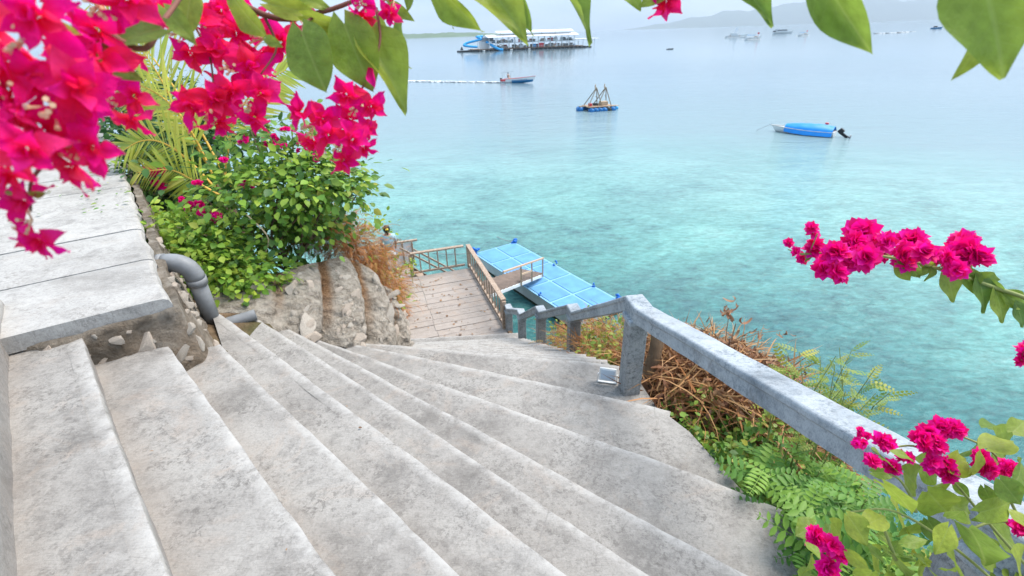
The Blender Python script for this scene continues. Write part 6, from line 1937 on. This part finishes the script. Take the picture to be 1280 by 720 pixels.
# yellowish feathery shrub beyond the rail against the water
t = plant('feathery_shrub', 'thin yellow green feathery shrub standing beyond the rail against the water', 'shrub', (2.2, 2.4, -2.9))
for q in range(16):
    b_ = Vector((2.05 + rng.uniform(-.25, .35), 2.35 + rng.uniform(-.2, .3), -2.55))
    tp = b_ + Vector((rng.uniform(-.3, .35), rng.uniform(-.1, .3), rng.uniform(.35, .66)))
    part(MB().tube([b_ - Vector((0, 0, .4)), b_.lerp(tp, .5) + Vector((0, 0, .04)), tp], [.006, .004, .002], 5), 'stem', 'green_twig', t)
    nn = 12
    f = NP.uniform(.25, 1, nn)
    PP = [tuple(b_.lerp(tp, x)) for x in f]
    dd_ = NP.normal(size=(nn, 3)) * np.array([1, .8, .35]) + np.array([0, 0, .15])
    o = part0(scatter('spray', 'pinnate', PP, dd_, rdir(nn, 1.5), NP.uniform(.09, .19, nn), 'yellow_leaf', None, .75), t)
    o['kind'] = 'stuff'

# ------------------------------------------------------------------ bougainvillea overhanging the view point
def tube_part(pts, rad, mat, t, name='stem'):
    P = smoothpath(pts, 5)
    return part(MB().tube(P, [rad * (1 - .5 * i / (len(P) - 1)) for i in range(len(P))], 8), name, mat, t, True)


FACE = Vector((0, -1.0, .25))


def leaves_of(data, mat, t, facing=FACE, jit=.25):
    r2 = random.Random(len(data))
    for b_, e_, w, roll, var in data:
        f = Vector(facing) + Vector((r2.uniform(-jit, jit), r2.uniform(-jit, jit), r2.uniform(-jit, jit)))
        o = place_leaf(LEAF, mat, b_, e_, w, roll, var, t, 'leaf', f)


def branch(label, loc):
    return plant('bougainvillea_branch', label, 'branch', (0, 0, 0))


rng = random.Random(51)
t = branch('dense overhanging bougainvillea branch crowded with big magenta flowers above the walkway', 0)
for c, r_, n in NEAR_CLUSTERS:
    flower_cluster(t, c, r_ * 1.1, n, rng)
leaves_of(NEAR_LEAVES, 'near_leaf', t)
tube_part(NEAR_STEM, .0035, 'twig', t)
tube_part(NEAR_TWIG, .0016, 'twig', t, 'twig')

rng = random.Random(52)
t = branch('overhanging bougainvillea branch with hanging magenta clusters and broad green leaves before the palm', 0)
for c, r_, n in MID_CLUSTERS:
    flower_cluster(t, c, r_ * 1.05, n, rng)
leaves_of(MID_LEAVES, 'near_leaf', t)
tube_part(MID_STEM, .004, 'twig', t)
for tw in MID_TWIGS:
    tube_part(tw, .0018, 'twig', t, 'twig')
for a_, b_ in MID_BUDS:
    o = place_leaf(BRACT, 'bract', a_, b_, .5, .2, 2, t, 'bud', FACE)

rng = random.Random(53)
t = branch('overhanging bougainvillea twig with curled green leaves hanging against the sky', 0)
leaves_of(TOP_LEAVES, 'near_leaf', t, FACE, .5)
for c, r_, n in TOP_CLUSTER:
    flower_cluster(t, c, r_ * 1.1, n, rng)
tube_part(TOP_STEM, .003, 'twig', t)
for b_, e_, w, roll, var in TOP_LEAVES:
    b_ = Vector(b_)
    q_ = min((Vector(p) for p in smoothpath(TOP_STEM, 5)), key=lambda p: (p - b_).length)
    part(MB().tube([q_, q_.lerp(b_, .5), b_], .0013, 5), 'petiole', 'green_twig', t)

t = branch('overhanging bougainvillea twig with one very large round leaf and one long curled leaf', 0)
leaves_of(EDGE_LEAVES, 'near_leaf', t, FACE, .3)
tube_part(EDGE_STEM, .003, 'twig', t)
for b_, e_, w, roll, var in EDGE_LEAVES:
    b_ = Vector(b_)
    q_ = min((Vector(p) for p in smoothpath(EDGE_STEM, 5)), key=lambda p: (p - b_).length)
    part(MB().tube([q_, q_.lerp(b_, .5), b_], .0013, 5), 'petiole', 'green_twig', t)

rng = random.Random(54)
t = branch('long slender bougainvillea branch of pink blossoms reaching out level over the sea', 0)
for c, r_ in RIGHT_BLOSSOMS:
    for k in range(2):
        o = blossom(t, Vector(c) + Vector((rng.uniform(-.012, .012), rng.uniform(-.02, .02), rng.uniform(-.012, .012))), r_ * .85, rng)
leaves_of(RIGHT_LEAVES, 'bush_leaf', t, Vector((0, -.7, .6)), .4)
tube_part(RIGHT_STEM, .006, 'green_twig', t)
for c, r_ in RIGHT_BLOSSOMS:
    c = Vector(c)
    q_ = min((Vector(p) for p in smoothpath(RIGHT_STEM, 5)), key=lambda p: (p - c).length)
    part(MB().tube([q_, c], .0015, 4), 'twig', 'green_twig', t)

rng = random.Random(55)
t = branch('short bougainvillea shoot with three pink blossoms at the sea side', 0)
for c, r_ in SIDE_BLOSSOMS:
    blossom(t, c, r_, rng)
sc_ = [Vector(c) for c, r_ in SIDE_BLOSSOMS]
tube_part([sc_[1], sc_[0], sc_[2], sc_[2] + Vector((.25, -.1, .02)), sc_[2] + Vector((.5, -.2, -.2))], .003, 'green_twig', t)

rng = random.Random(56)
t = plant('bougainvillea_bush', 'bougainvillea bush with broad green leaves and pink blooms sprawling over the rail end', 'bush', (1.5, .8, -2.4))
for c, r_ in BUSH_BLOSSOMS:
    for k in range(2):
        o = blossom(t, Vector(c) + Vector((rng.uniform(-.008, .008), rng.uniform(-.01, .01), rng.uniform(-.008, .008))), r_ * .85, rng)
leaves_of(BUSH_LEAVES, 'bush_leaf', t, Vector((0, -.5, .8)), .5)
for tw in BUSH_STEMS:
    tube_part(tw, .004, 'green_twig', t, 'stem')
